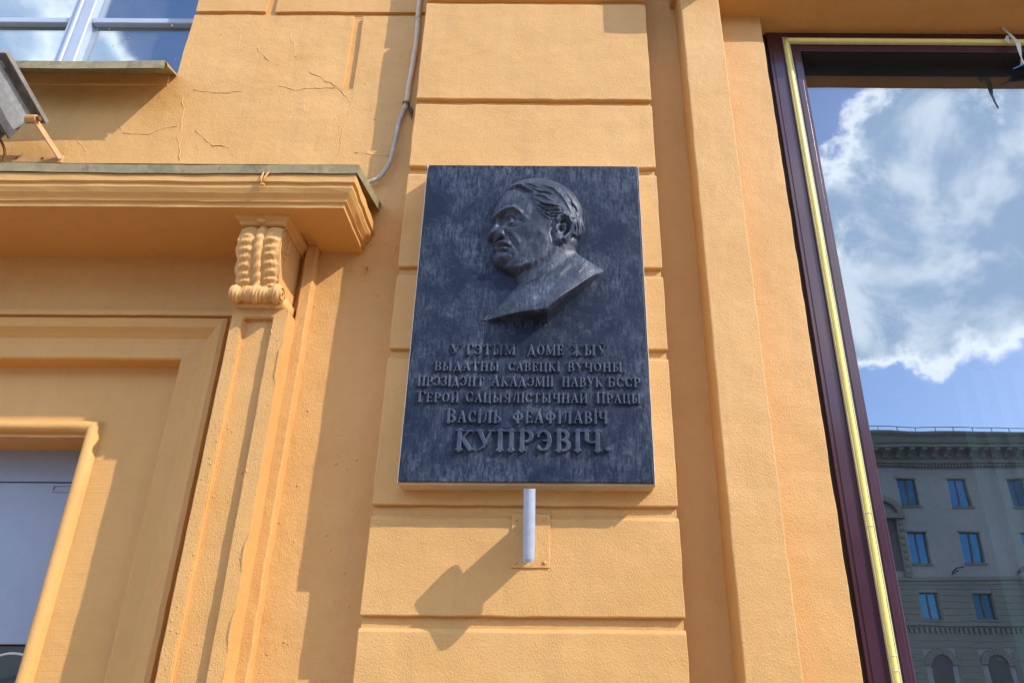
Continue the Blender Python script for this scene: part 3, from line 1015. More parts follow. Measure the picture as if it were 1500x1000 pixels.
    # socket, lids, eyeball
    S_([(205, 330), (245, 325), (300, 318), (345, 330)], 24, -11)
    B_(292, 322, 20, 9); S_([(252, 318), (275, 300), (305, 298), (332, 318)], 6, 5); S_([(262, 338), (290, 350), (325, 338)], 5, 4)
    B_(282, 320, 6, -5); S_([(265, 362), (300, 372), (340, 360)], 9, -4); S_([(340, 318), (365, 330), (385, 345)], 7, -3)
    # nose
    S_([(198, 345), (180, 385), (158, 425)], 17, 8, taper=False); S_([(222, 345), (215, 380)], 14, -5)
    B_(222, 418, 20, 8); S_([(150, 458), (205, 452), (240, 442)], 7, -8, taper=False); S_([(250, 392), (262, 415), (250, 440)], 8, -4)
    # folds beside mouth, lips, chin
    S_([(262, 400), (292, 430), (318, 470), (335, 520)], 10, -8); S_([(285, 400), (322, 440), (350, 490)], 15, 4)
    S_([(150, 470), (205, 462), (245, 464), (275, 478)], 9, 6, taper=False); S_([(160, 487), (215, 483), (255, 486), (288, 495)], 5, -5.5, taper=False)
    S_([(160, 503), (215, 504), (250, 506)], 9, 6, taper=False); S_([(165, 526), (225, 529), (262, 522)], 11, -7, taper=False)
    B_(222, 565, 36, 11); S_([(255, 600), (300, 560), (310, 520)], 12, -5); S_([(200, 600), (250, 612), (300, 600)], 10, 3)
    # cheek hollows
    S_([(360, 400), (400, 450), (410, 520)], 26, -4); S_([(440, 360), (500, 420), (520, 480)], 22, 3)
    S_([(400, 330), (425, 280), (430, 230)], 16, -3)
    # hair mass, edge and locks
    hp = [(246, 140), (285, 100), (330, 74), (385, 56), (440, 50), (500, 52), (560, 68), (620, 98), (672, 138), (712, 185), (738, 235),
          (752, 285), (748, 330), (768, 368), (755, 410), (728, 440), (700, 446), (668, 432), (662, 400), (676, 350), (668, 310), (640, 290),
          (600, 288), (572, 300), (545, 328), (505, 318), (468, 282), (442, 240), (425, 190), (408, 152), (370, 140), (322, 118), (285, 118)]
    hq = smooth_poly([M(a, b, 0.02 if i_ < 20 else 0.058) for i_, (a, b) in enumerate(hp)], set(), 2)
    hs = poly_sdf(X, Z, hq)
    hm = np.clip(hs / 0.007, 0, 1); hm = hm * hm * (3 - 2 * hm)
    H += 0.0055 * hm
    H0 = H.copy()
    S_([(262, 132), (300, 100), (350, 92), (395, 118), (440, 142)], 8, 6); S_([(300, 122), (345, 108), (385, 130), (420, 148)], 6, -6)
    S_([(335, 84), (390, 92), (430, 118), (480, 138)], 8, 5); S_([(370, 76), (420, 92), (460, 118)], 5, -5)
    S_([(440, 142), (500, 145), (555, 165)], 6, -5); S_([(430, 160), (490, 168), (540, 200)], 8, 4)
    for k in range(24):
        a = k / 23
        x0 = 430 + 60 * a + rnd.uniform(-8, 8); y0 = 175 + 105 * a
        S_([(x0, y0), (x0 + 50, y0 + 28 + 10 * a), (x0 + 100, y0 + 44 - 20 * a), (x0 + 145, y0 + 48 - 35 * a)], 5, rnd.choice([2.8, -3.2, 2.4, -2.6]))
    for k in range(18):
        a = k / 17
        S_([(450 + 160 * a, 75 + 45 * a), (530 + 130 * a, 105 + 75 * a), (600 + 95 * a, 165 + 110 * a), (640 + 75 * a, 230 + 120 * a)], 5, rnd.choice([1.5, -1.9, 1.2, -1.6]))
    for k in range(9):
        a = k / 8
        S_([(672 + 50 * a, 320 - 40 * a), (688 + 48 * a, 365 - 20 * a), (676 + 55 * a, 410 - 5 * a)], 5, rnd.choice([3, -3.5]))
    S_([(655, 195), (690, 230), (705, 262)], 6, -6)
    B_(708, 405, 34, 9)
    H = H0 + (H - H0) * np.clip(hs / 0.004 + 0.4, 0, 1)
    # ear
    B_(618, 375, 62, 5, ry=85)
    S_([(578, 330), (590, 305), (622, 292), (655, 305), (673, 345), (664, 390), (640, 420), (626, 440)], 11, 13, taper=False)
    S_([(604, 335), (630, 322), (650, 345), (642, 385), (622, 405)], 8, -9, taper=False)
    S_([(612, 350), (632, 352), (628, 388)], 6, 6); B_(600, 372, 13, -12); B_(574, 378, 14, 9, ry=22); B_(592, 440, 27, 12)
    S_([(556, 330), (548, 400), (560, 455), (590, 474), (622, 458)], 9, -7); S_([(668, 420), (690, 360), (686, 310)], 6, -7)
    m = np.clip(sd_ / 0.0045, 0, 1)
    m = m * m * (3 - 2 * m)
    H = np.where(sd_ > 0, np.maximum(H, 0.004) * m, 0)
    return field_mesh('portrait_relief', 'relief_dark', xs_.tolist(), zs_.tolist(), H, QY, plaque)


relief()


# ---- lettering
T, N = 0.225, 0.12          # thick and thin strokes


def V(x, t=T, a=0.0, b=1.0, s0=1, s1=1, sw=0.13):
    r = [(x, a, x, b, t)]
    if s0: r.append((x - sw, a + 0.03, x + sw, a + 0.03, N))
    if s1: r.append((x - sw, b - 0.03, x + sw, b - 0.03, N))
    return r


def Ln(x0, y0, x1, y1, t=N): return [(x0, y0, x1, y1, t)]


def Ac(cx_, cy_, rx, ry, a0, a1, t0, t1=None, n=12):
    """arc, thickness t0 where vertical, t1 where horizontal"""
    t1 = N if t1 is None else t1
    r = []
    for k in range(n):
        p, q = R(a0 + (a1 - a0) * k / n), R(a0 + (a1 - a0) * (k + 1) / n)
        c = abs(math.cos((p + q) / 2))
        r.append((cx_ + rx * math.cos(p), cy_ + ry * math.sin(p), cx_ + rx * math.cos(q), cy_ + ry * math.sin(q), t1 + (t0 - t1) * c))
    return r


G = {
    'А': (0.86, Ln(0.14, 0.03, 0.42, 0.97, N) + Ln(0.42, 0.97, 0.70, 0.03, T) + Ln(0.24, 0.34, 0.6, 0.34) + Ln(0.03, 0.03, 0.26, 0.03) + Ln(0.58, 0.03, 0.84, 0.03)),
    'Б': (0.78, V(0.2) + Ln(0.2, 0.96, 0.64, 0.96) + Ln(0.64, 0.96, 0.64, 0.80) + Ac(0.36, 0.28, 0.28, 0.25, -90, 90, T) + Ln(0.2, 0.53, 0.36, 0.53) + Ln(0.2, 0.03, 0.36, 0.03)),
    'В': (0.78, V(0.2) + Ac(0.36, 0.75, 0.23, 0.22, -90, 90, T) + Ac(0.37, 0.27, 0.28, 0.24, -90, 90, T) + Ln(0.2, 0.97, 0.37, 0.97) + Ln(0.2, 0.52, 0.37, 0.52) + Ln(0.2, 0.03, 0.37, 0.03)),
    'Г': (0.72, V(0.2) + Ln(0.2, 0.96, 0.64, 0.96) + Ln(0.64, 0.97, 0.64, 0.76)),
    'Д': (0.92, Ln(0.2, 0.06, 0.42, 0.97, N) + Ln(0.42, 0.97, 0.68, 0.06, T) + Ln(0.1, 0.05, 0.82, 0.05) + Ln(0.1, 0.05, 0.1, -0.16) + Ln(0.82, 0.05, 0.82, -0.16)),
    'Е': (0.74, V(0.2) + Ln(0.2, 0.96, 0.62, 0.96) + Ln(0.2, 0.52, 0.5, 0.52) + Ln(0.2, 0.04, 0.64, 0.04) + Ln(0.62, 0.96, 0.62, 0.78) + Ln(0.64, 0.04, 0.64, 0.22) + Ln(0.5, 0.42, 0.5, 0.62)),
    'Ж': (1.14, V(0.57) + Ln(0.57, 0.5, 0.86, 0.94, N) + Ln(0.57, 0.5, 0.9, 0.05, 0.15) + Ln(0.57, 0.5, 0.28, 0.94, N) + Ln(0.57, 0.5, 0.24, 0.05, 0.15)
          + Ln(0.82, 0.95, 0.98, 0.95) + Ln(0.16, 0.95, 0.32, 0.95) + Ln(0.86, 0.04, 1.04, 0.04) + Ln(0.1, 0.04, 0.28, 0.04)),
    'З': (0.66, Ac(0.3, 0.74, 0.23, 0.23, 150, -90, T) + Ac(0.3, 0.27, 0.26, 0.24, 90, -150, T)),
    'І': (0.40, V(0.2)),
    'і': (0.40, V(0.2) + Ln(0.2, 1.16, 0.2, 1.17, 0.17)),
    'Й': (0.92, V(0.2) + V(0.72) + Ln(0.25, 0.12, 0.67, 0.88) + Ac(0.46, 1.25, 0.16, 0.12, 200, 340, N)),
    'К': (0.86, V(0.2) + Ln(0.26, 0.48, 0.62, 0.94, N) + Ln(0.36, 0.56, 0.7, 0.05, T) + Ln(0.52, 0.95, 0.74, 0.95) + Ln(0.66, 0.04, 0.84, 0.04)),
    'Л': (0.88, V(0.68) + Ln(0.34, 0.94, 0.68, 0.96) + Ln(0.34, 0.95, 0.28, 0.25, N) + Ln(0.28, 0.25, 0.1, 0.05, 0.12)),
    'М': (1.08, V(0.14, N) + V(0.9) + Ln(0.18, 0.95, 0.5, 0.12, T) + Ln(0.5, 0.12, 0.86, 0.95)),
    'Н': (0.92, V(0.2) + V(0.72) + Ln(0.2, 0.5, 0.72, 0.5)),
    'О': (0.86, Ac(0.43, 0.5, 0.30, 0.46, 0, 360, T, n=22)),
    'П': (0.92, V(0.2) + V(0.72) + Ln(0.2, 0.96, 0.72, 0.96)),
    'Р': (0.76, V(0.2) + Ac(0.36, 0.70, 0.27, 0.26, -90, 90, T) + Ln(0.2, 0.96, 0.36, 0.96) + Ln(0.2, 0.44, 0.36, 0.44)),
    'С': (0.78, Ac(0.43, 0.5, 0.30, 0.46, 45, 315, T, n=18) + Ln(0.65, 0.84, 0.65, 0.68) + Ln(0.65, 0.2, 0.65, 0.26)),
    'Т': (0.84, V(0.42, s1=0) + Ln(0.1, 0.96, 0.74, 0.96) + Ln(0.1, 0.96, 0.1, 0.78) + Ln(0.74, 0.96, 0.74, 0.78)),
    'У': (0.84, Ln(0.16, 0.95, 0.44, 0.36, T) + Ln(0.7, 0.95, 0.38, 0.18) + Ln(0.38, 0.18, 0.2, 0.05, 0.13) + Ln(0.04, 0.96, 0.3, 0.96) + Ln(0.6, 0.96, 0.82, 0.96)),
    'Ў': (0.84, Ln(0.16, 0.95, 0.44, 0.36, T) + Ln(0.7, 0.95, 0.38, 0.18) + Ln(0.38, 0.18, 0.2, 0.05, 0.13) + Ln(0.04, 0.96, 0.3, 0.96) + Ln(0.6, 0.96, 0.82, 0.96) + Ac(0.44, 1.25, 0.16, 0.12, 200, 340, N)),
    'Ф': (1.04, V(0.52) + Ac(0.52, 0.54, 0.36, 0.30, 0, 360, T, n=22)),
    'Ц': (0.94, V(0.2) + V(0.72, s0=0) + Ln(0.2, 0.04, 0.84, 0.04) + Ln(0.84, 0.04, 0.84, -0.18)),
    'Ч': (0.86, V(0.68) + V(0.18, a=0.55, s0=0) + Ac(0.38, 0.6, 0.2, 0.18, 180, 270, 0.14) + Ln(0.38, 0.42, 0.68, 0.46)),
    'Ь': (0.74, V(0.2) + Ac(0.34, 0.28, 0.26, 0.25, -90, 90, T) + Ln(0.2, 0.53, 0.34, 0.53) + Ln(0.2, 0.03, 0.34, 0.03)),
    'Ы': (1.08, V(0.2) + Ac(0.32, 0.28, 0.24, 0.25, -90, 90, T) + Ln(0.2, 0.53, 0.32, 0.53) + Ln(0.2, 0.03, 0.32, 0.03) + V(0.86)),
    'Э': (0.78, Ac(0.33, 0.5, 0.30, 0.46, 135, -135, T, n=18) + Ln(0.34, 0.5, 0.6, 0.5) + Ln(0.11, 0.84, 0.11, 0.68) + Ln(0.11, 0.2, 0.11, 0.26)),
    'Я': (0.82, V(0.6) + Ac(0.42, 0.70, 0.24, 0.26, 90, 270, T) + Ln(0.42, 0.96, 0.6, 0.96) + Ln(0.42, 0.44, 0.6, 0.44) + Ln(0.42, 0.44, 0.18, 0.05, 0.14) + Ln(0.06, 0.04, 0.24, 0.04)),
    ',': (0.36, Ln(0.16, 0.06, 0.17, 0.06, 0.2) + Ln(0.2, 0.06, 0.1, -0.18, 0.09)),
    '.': (0.40, Ln(0.18, 0.10, 0.185, 0.10, 0.24)),
}
LM = {}


def letter(ch, x, z, h, wx, z_top_scale=1.0):
    key = (ch, round(h, 4), round(wx, 2))
    w, st = G[ch]
    if key not in LM:
        step = 0.00125 if h < 0.06 else 0.0016
        xs_ = np.arange(-0.012, w * h * wx + 0.012, step)
        zs_ = np.arange(-0.28 * h, 1.42 * h, step)
        X, Z = np.meshgrid(xs_, zs_)
        F = np.full(X.shape, -1.0)
        for (x0, y0, x1, y1, t) in st:
            x0, x1 = x0 * 0.90 + 0.03, x1 * 0.90 + 0.03
            d_, _ = seg_dist(X, Z, x0 * h * wx, y0 * h, x1 * h * wx, y1 * h)
            F = np.maximum(F, t * h * 0.5 - d_)
        hh = 0.0095 if h < 0.06 else 0.0125
        bev = np.clip((F + 0.0006) / (0.0024), 0, 1)
        Hh = hh * (0.80 * np.clip(bev * 2.0, 0, 1) + 0.20 * bev)
        Hh = np.where(F > -0.0006, Hh, 0)
        ob = field_mesh('letter', 'letter_dark', (xs_ + x).tolist(), (zs_ + z).tolist(), Hh, QY, plaque, at=(x, QY, z))
        LM[key] = ob
    else:
        ob = LM[key].copy()
        col.objects.link(ob)
        ob.parent = plaque
        ob.location = Vector((x, QY, z)) - origin(plaque)
    return ob


LINES = [
    (2.758, 2.799, [('У', -0.386, -0.343), ('ГЭТЫМ', -0.325, -0.135), ('ДОМЕ', -0.096, 0.044), ('ЖЫЎ', 0.066, 0.206)]),
    (2.692, 2.727, [('ВЫДАТНЫ', -0.439, -0.194), ('САВЕЦКі', -0.165, 0.030), ('ВУЧОНЫ,', 0.055, 0.279)]),
    (2.631, 2.668, [('ПРЭЗіДЭНТ', -0.497, -0.248), ('*АКАДЭМіі', -0.227, 0.006), ('НАВУК', 0.034, 0.189), ('БССР', 0.203, 0.329)]),
    (2.568, 2.603, [('*ГЕРОЙ', -0.492, -0.336), ('*САЦЫЯЛіСТЫЧНАЙ', -0.318, 0.131), ('*ПРАЦЫ', 0.159, 0.327)]),
    (2.490, 2.534, [('*ВАСіЛЬ', -0.383, -0.180), ('ФЕАФіЛАВіЧ', -0.145, 0.203)]),
    (2.386, 2.462, [('КУПРЭВІЧ.', -0.346, 0.217)]),
]
for (zb, zt, words) in LINES:
    for (wd, x0, x1) in words:
        h = zt - zb
        big = wd.startswith('*')
        wd = wd.lstrip('*')
        tot = sum(G[c][0] * (1.16 if big and i == 0 else 1.0) for i, c in enumerate(wd)) * h
        wx = round((x1 - x0) / tot, 2)
        x = x0
        for i, c in enumerate(wd):
            k = 1.16 if big and i == 0 else 1.0
            letter(c, x, zb, h * k, wx)
            x += G[c][0] * h * k * wx

# ------------------------------------------------------------------ flag holder
fh = empty('flag_holder', (-0.072, PY, 2.0), 'pale grey metal flagpole socket on a painted plate below the plaque', 'flag holder')
pb = build(MB().box(-0.138, -0.004, PY - 0.006, PY + 0.004, 2.0, 2.185), 'mounting_plate', 'plaster_ochre', fh, cut=0.04, bevel=0.003, wob=0.0012, wscale=22)
for x in (-0.122, -0.022):
    for z in (2.018, 2.165):
        build(MB().ball((x, PY - 0.006, z), (0.007, 0.006, 0.007), 5, 8), 'bolt', 'plaster_ochre', fh, smooth=True)
build(MB().box(-0.080, -0.064, PY - 0.16, PY, 2.03, 2.185), 'arm', 'grey_paint', fh, bevel=0.002, seg=1)
# stadium-section socket tube, leaning outwards
sk = MB()
lean = R(14)
ax = Vector((0, -math.sin(lean), math.cos(lean)))
sd2v = Vector((0, math.cos(lean), math.sin(lean)))
base = Vector((-0.072, PY - 0.135, 2.003))
ring = []
for k in range(28):
    a = 2 * math.pi * k / 28
    ring.append((0.0195 * math.cos(a), 0.0195 * math.sin(a) + (0.022 if math.sin(a) > 0 else -0.022)))
def skp(i, u, v, s=1.0):
    L = (0.0, 0.010, 0.12, 0.222, 0.232)[i]
    k = (0.93, 1, 1, 1, 1)[i] * s
    return base + ax * L + Vector((1, 0, 0)) * u * k + sd2v * v * k
sk.sweep(ring, range(5), lambda i, u, v: skp(i, u, v), closed=True)
sk.sweep(ring, range(4), lambda i, u, v: skp(4 - i, u, v, 0.80), closed=True)
o_ = len(sk.v)
sk.add([skp(4, u, v) for u, v in ring] + [skp(4, u, v, 0.80) for u, v in ring], [(k, (k + 1) % 28, 28 + (k + 1) % 28, 28 + k) for k in range(28)])
sk.add([skp(0, u, v) for u, v in ring], [tuple(range(28))])
build(sk, 'socket_tube', 'grey_paint', fh, smooth=False, wob=0.0006, wscale=40)

# ------------------------------------------------------------------ conduit
cp = [(-0.704, 6.15), (-0.704, 4.869), (-0.701, 4.746), (-0.697, 4.579), (-0.706, 4.35), (-0.711, 4.197), (-0.719, 4.142), (-0.735, 4.07), (-0.740, 3.947), (-0.752, 3.828), (-0.782, 3.746), (-0.814, 3.718), (-0.850, 3.707), (-0.885, 3.70)]
def resample(p, n=5):
    out = []
    P3 = [Vector(q) for q in p]
    for i in range(len(P3) - 1):
        a, b = P3[max(i - 1, 0)], P3[i]
        c, d = P3[i + 1], P3[min(i + 2, len(P3) - 1)]
        for k in range(n):
            t = k / n
            out.append(0.5 * ((2 * b) + (c - a) * t + (2 * a - 5 * b + 4 * c - d) * t * t + (3 * b - a - 3 * c + d) * t ** 3))
    out.append(P3[-1])
    return out
c3 = [(x, -0.014 - (0.012 if z < 4.0 else 0) - (0.06 if x < -0.86 else 0), z) for x, z in cp]
cable = empty('wall_cable', (-0.704, 0, 4.2), 'grey armoured cable running down beside the pier and bending to the canopy', 'cable')
build(MB().tube(resample(c3[:7]), 0.0125, 10), 'painted_run', 'cable_pale', cable, smooth=True, wob=0.0015, wscale=14)
build(MB().tube(resample(c3[6:]), 0.0105, 10), 'bare_run', 'cable_grey', cable, smooth=True, wob=0.0012, wscale=30)
wr = MB()
for k in range(3):
    wr.tube([(-0.712 + 0.016 * math.cos(a), -0.016 + 0.016 * math.sin(a), 4.172 + 0.006 * k + 0.002 * math.sin(a * 2)) for a in [q * 0.5 for q in range(14)]], 0.0016, 5)
for k in range(7):
    a = rnd.uniform(-1.2, 0.2)
    wr.tube([(-0.698, -0.018, 4.17 - 0.004 * k), (-0.690 + 0.006 * math.cos(a), -0.02, 4.155 - 0.006 * k), (-0.684 + 0.01 * math.cos(a), -0.012, 4.135 - 0.008 * k)], 0.0013, 5)
build(wr, 'tie_wire', 'frame_dark', cable, smooth=True)

# ------------------------------------------------------------------ yellow tube light round the shop window
yl = empty('tube_light', (1.2, 0.06, 0.6), 'unlit yellow plastic tube light following the shop window frame', 'strip light')
build(MB().box(1.189, 1.193, 0.052, 0.0665, 0.6, 4.712).box(1.217, 1.221, 0.052, 0.0665, 0.6, 4.676), 'channel', 'tube_channel', yl)
build(MB().box(1.192, 3.78, 0.052, 0.0665, 4.703, 4.707).box(1.226, 3.78, 0.052, 0.0665, 4.675, 4.679), 'channel', 'tube_channel', yl)
build(MB().tube([(1.205, 0.056, 0.6 + (4.691 - 0.6) * k / 60) for k in range(61)], 0.0108, 12), 'yellow_tube', 'yellow_tube', yl, smooth=True, wob=0.0010, wscale=3)
build(MB().tube([(1.212 + (3.78 - 1.212) * k / 30, 0.054, 4.691) for k in range(31)], 0.0108, 12), 'yellow_tube', 'yellow_tube', yl, smooth=True, wob=0.0010, wscale=3)
rb = MB()
for z in (2.19, 2.24, 1.69, 1.74):
    rb.tube([(1.205 + 0.0118 * math.cos(a), 0.056 + 0.0118 * math.sin(a), z) for a in [math.pi + q * 0.16 for q in range(20)]], 0.0016, 5)
build(rb, 'joint_ring', 'tape_white', yl, smooth=True)

# torn tape hanging from the tube light
tp = MB()
def ribbon(mb, pts, w):
    vs = []
    for (x, y, z), ww in zip(pts, w):
        vs += [(x - ww, y, z), (x + ww, y + 0.004, z + 0.003)]
    mb.add(vs, [(2 * k, 2 * k + 1, 2 * k + 3, 2 * k + 2) for k in range(len(pts) - 1)])
    vs2 = [(x, y + 0.0015, z) for x, y, z in vs]
    mb.add(vs2, [(2 * k, 2 * k + 2, 2 * k + 3, 2 * k + 1) for k in range(len(pts) - 1)])
ribbon(tp, [(2.330, 0.030, 4.775), (2.338, 0.026, 4.75), (2.352, 0.020, 4.715), (2.366, 0.018, 4.675), (2.378, 0.016, 4.64), (2.372, 0.016, 4.59), (2.370, 0.018, 4.545), (2.374, 0.018, 4.50), (2.382, 0.018, 4.462)],
       [0.009, 0.010, 0.010, 0.013, 0.015, 0.011, 0.005, 0.004, 0.003])
ribbon(tp, [(2.345, 0.022, 4.70), (2.332, 0.024, 4.67), (2.338, 0.024, 4.645)], [0.010, 0.014, 0.004])
tag(build(tp, 'torn_tape', 'tape_white'), 'torn strip of whitish tape dangling from the top of the shop window frame', 'tape')
lw = empty('loose_wire', (2.4, 0.1, 4.6), 'short loose black lead with blue and white cores at the top of the shop window', 'wire')
build(MB().tube(resample([(2.62, 0.12, 4.585), (2.50, 0.11, 4.592), (2.44, 0.105, 4.588)]), 0.016, 10), 'black_sheath', 'lead_black', lw, smooth=True)
simple('core_blue', (0.05, 0.25, 0.7), 0.4)
build(MB().tube(resample([(2.445, 0.105, 4.588), (2.425, 0.10, 4.575), (2.40, 0.10, 4.562), (2.375, 0.10, 4.55)]), 0.0035, 6), 'blue_core', 'core_blue', lw, smooth=True)
build(MB().tube(resample([(2.445, 0.105, 4.596), (2.432, 0.10, 4.612), (2.428, 0.10, 4.59), (2.42, 0.1, 4.575)]), 0.005, 6), 'white_core', 'cable_white', lw, smooth=True)

# cables bunched under the door board
cb = empty('cable_bunch', (-2.1, 0.2, 1.6), 'loose white cables looping below the blue-grey board in the doorway', 'cables')
for pts in ([(-2.6, 0.24, 1.58), (-2.3, 0.235, 1.64), (-2.14, 0.23, 1.69), (-2.06, 0.23, 1.725), (-1.98, 0.23, 1.735), (-1.84, 0.235, 1.70)],
            [(-2.6, 0.235, 1.52), (-2.2, 0.23, 1.615), (-2.0, 0.23, 1.618), (-1.85, 0.24, 1.60)],
            [(-1.86, 0.24, 1.67), (-1.935, 0.225, 1.655), (-1.955, 0.225, 1.625), (-1.90, 0.225, 1.60)],
            [(-1.88, 0.24, 1.62), (-1.95, 0.22, 1.60), (-1.98, 0.22, 1.55), (-1.93, 0.22, 1.50)]):
    build(MB().tube(resample(pts), 0.0045, 7), 'cable', 'cable_white', cb, smooth=True)

# ------------------------------------------------------------------ floodlight on the canopy
fd = empty('floodlight', (-2.55, -0.15, 3.8), 'grey finned floodlight on a rusty ochre bracket above the canopy', 'floodlight')
XR, XL = -2.345, -2.80
rimA, rimB = Vector((0, -0.42, 4.065)), Vector((0, -0.095, 3.972))
ex = (rimB - rimA).normalized()                 # along the rim, towards the wall
nn = Vector((0, -ex.z, ex.y))                   # up out of the glass
if nn.z < 0: nn = -nn
Lr = (rimB - rimA).length
def fp(x, s, h): 
    p = rimA + ex * s + nn * h
    return (x, p.y, p.z)
def fbox(mb, x0, x1, s0, s1, h0, h1):
    mb.add([fp(x, s, h) for x in (x0, x1) for s in (s0, s1) for h in (h0, h1)],
           [(0, 1, 3, 2), (4, 6, 7, 5), (0, 4, 5, 1), (2, 3, 7, 6), (0, 2, 6, 4), (1, 5, 7, 3)])
rm = MB()
fbox(rm, XL, XL + 0.03, 0, Lr, 0, 0.022); fbox(rm, XR - 0.03, XR, 0, Lr, 0, 0.022)
fbox(rm, XL + 0.03, XR - 0.03, 0, 0.03, 0, 0.022); fbox(rm, XL + 0.03, XR - 0.03, Lr - 0.03, Lr, 0, 0.022)
build(rm, 'rim', 'lamp_housing', fd, bevel=0.002, seg=1)
re_ = MB()
fbox(re_, XR + 0.0005, XR + 0.005, -0.004, Lr + 0.004, 0.004, 0.028)
fbox(re_, XL, XR, -0.0055, -0.0005, 0.004, 0.028)
build(re_, 'rim_edge', 'lamp_rim', fd)
gl = MB(); fbox(gl, XL + 0.031, XR - 0.031, 0.031, Lr - 0.031, 0.006, 0.012)
build(gl, 'lamp_glass', 'upper_glass', fd)
hs_ = MB()
top = [(XL + 0.035, 0.035), (XR - 0.035, 0.035), (XR - 0.035, Lr - 0.03), (XL + 0.035, Lr - 0.03)]
mid = [(XL + 0.045, 0.05), (XR - 0.045, 0.05), (XR - 0.042, Lr - 0.035), (XL + 0.045, Lr - 0.035)]
low = [(XL + 0.09, 0.10), (XR - 0.09, 0.10), (XR - 0.075, Lr - 0.04), (XL + 0.075, Lr - 0.04)]
hs_.add([fp(x, s, 0) for x, s in top] + [fp(x, s, -0.06) for x, s in mid] + [fp(x, s, -0.14) for x, s in low],
        [(0, 1, 5, 4), (1, 2, 6, 5), (2, 3, 7, 6), (3, 0, 4, 7), (4, 5, 9, 8), (5, 6, 10, 9), (6, 7, 11, 10), (7, 4, 8, 11), (8, 9, 10, 11), (0, 3, 2, 1)])
build(hs_, 'housing', 'lamp_side', fd, bevel=0.008, seg=2)
for k in range(9):
    x = XL + 0.08 + k * (XR - XL - 0.15) / 8
    fb = MB()
    fb.add([fp(x + dx, s, h) for dx in (-0.004, 0.004) for s, h in ((0.05, -0.07), (Lr - 0.025, -0.07), (Lr - 0.03, -0.165), (0.12, -0.165))],
           [(0, 1, 2, 3), (7, 6, 5, 4), (0, 4, 5, 1), (1, 5, 6, 2), (2, 6, 7, 3), (3, 7, 4, 0)])
    build(fb, 'cooling_fin', 'lamp_housing', fd)
piv = fp(XR - 0.006, Lr - 0.05, -0.035)
bk = MB()
bk.tube([(piv[0] - 0.035, piv[1], piv[2]), (piv[0] + 0.012, piv[1], piv[2])], 0.017, 14)
build(bk, 'pivot', 'bracket_ochre', fd, smooth=False)
build(MB().tube([(piv[0] + 0.0125, piv[1], piv[2]), (piv[0] + 0.026, piv[1], piv[2])], 0.012, 6), 'bolt', 'rusty_bolt', fd)
ar = MB()
a0, a1 = Vector(piv), Vector((-2.285, -0.012, 3.842))
for (p, q, w) in ((a0, a1, 0.016),):
    dv = (q - p).normalized()
    sdv = dv.cross(Vector((1, 0, 0))).normalized()
    th_ = Vector((0.003, 0, 0))
    vs = [p - sdv * w - th_, p + sdv * w - th_, q + sdv * w - th_, q - sdv * w - th_, p - sdv * w + th_, p + sdv * w + th_, q + sdv * w + th_, q - sdv * w + th_]
    ar.add(vs, [(0, 1, 2, 3), (7, 6, 5, 4), (0, 4, 5, 1), (1, 5, 6, 2), (2, 6, 7, 3), (3, 7, 4, 0)])
build(ar, 'bracket_arm', 'bracket_ochre', fd)
build(MB().box(-2.84, -2.278, -0.007, 0.0, 3.822, 3.862), 'bracket_bar', 'bracket_ochre', fd, bevel=0.0015, seg=1)
for x in (-2.49, -2.37, -2.62):
    build(MB().ball((x, -0.008, 3.845), (0.007, 0.005, 0.007), 5, 8), 'bolt', 'rusty_bolt', fd, smooth=True)
build(MB().tube(resample([fp(XR - 0.13, Lr - 0.03, -0.14), (-2.47, -0.10, 3.80), (-2.50, -0.07, 3.72), (-2.60, -0.05, 3.64), (-2.75, -0.05, 3.62)]), 0.006, 8), 'lead', 'rusty_bolt', fd, smooth=True)

# ------------------------------------------------------------------ building across the street (seen in the shop glass)
FY = -53.98
O = empty('opposite_building', (30, FY - 6, 0), 'grey five-storey block with heavy bracketed cornice across the street, mirrored in the shop window', 'building')
OX0, OX1 = -8.0, 72.0
WXS = []
x = 30.65
seq = [3.97, 4.62, 5.2, 4.62, 3.97, 3.97, 4.62, 5.2, 4.62]
WXS = [26.70, 30.65]
x = 30.65
for d_ in seq[1:]:
    x += d_; WXS.append(x)
x = 26.70
for d_ in seq:
    x -= d_; WXS.insert(0, x)
WXS = [w for w in WXS if OX0 + 2 < w < OX1 - 4]
ROWS = [(14.95, 17.10), (10.70, 12.95), (6.84, 8.64)]
holes = [(w, w + 1.48, a, b) for w in WXS for a, b in ROWS]
hx = sorted({OX0, OX1} | {h for w in WXS for h in (w, w + 1.48)})
hz = sorted({0, 20.3} | {z for r in ROWS for z in r} | {5.0})
def odepth(x, z):
    for (a, b, c, d_) in holes:
        if a < x < b and c < z < d_: return None
    return 0.0
mb = cells(MB(), hx, hz, odepth, -0.35)
mb.v = [(x, FY - y * 1.0, z) for x, y, z in mb.v]
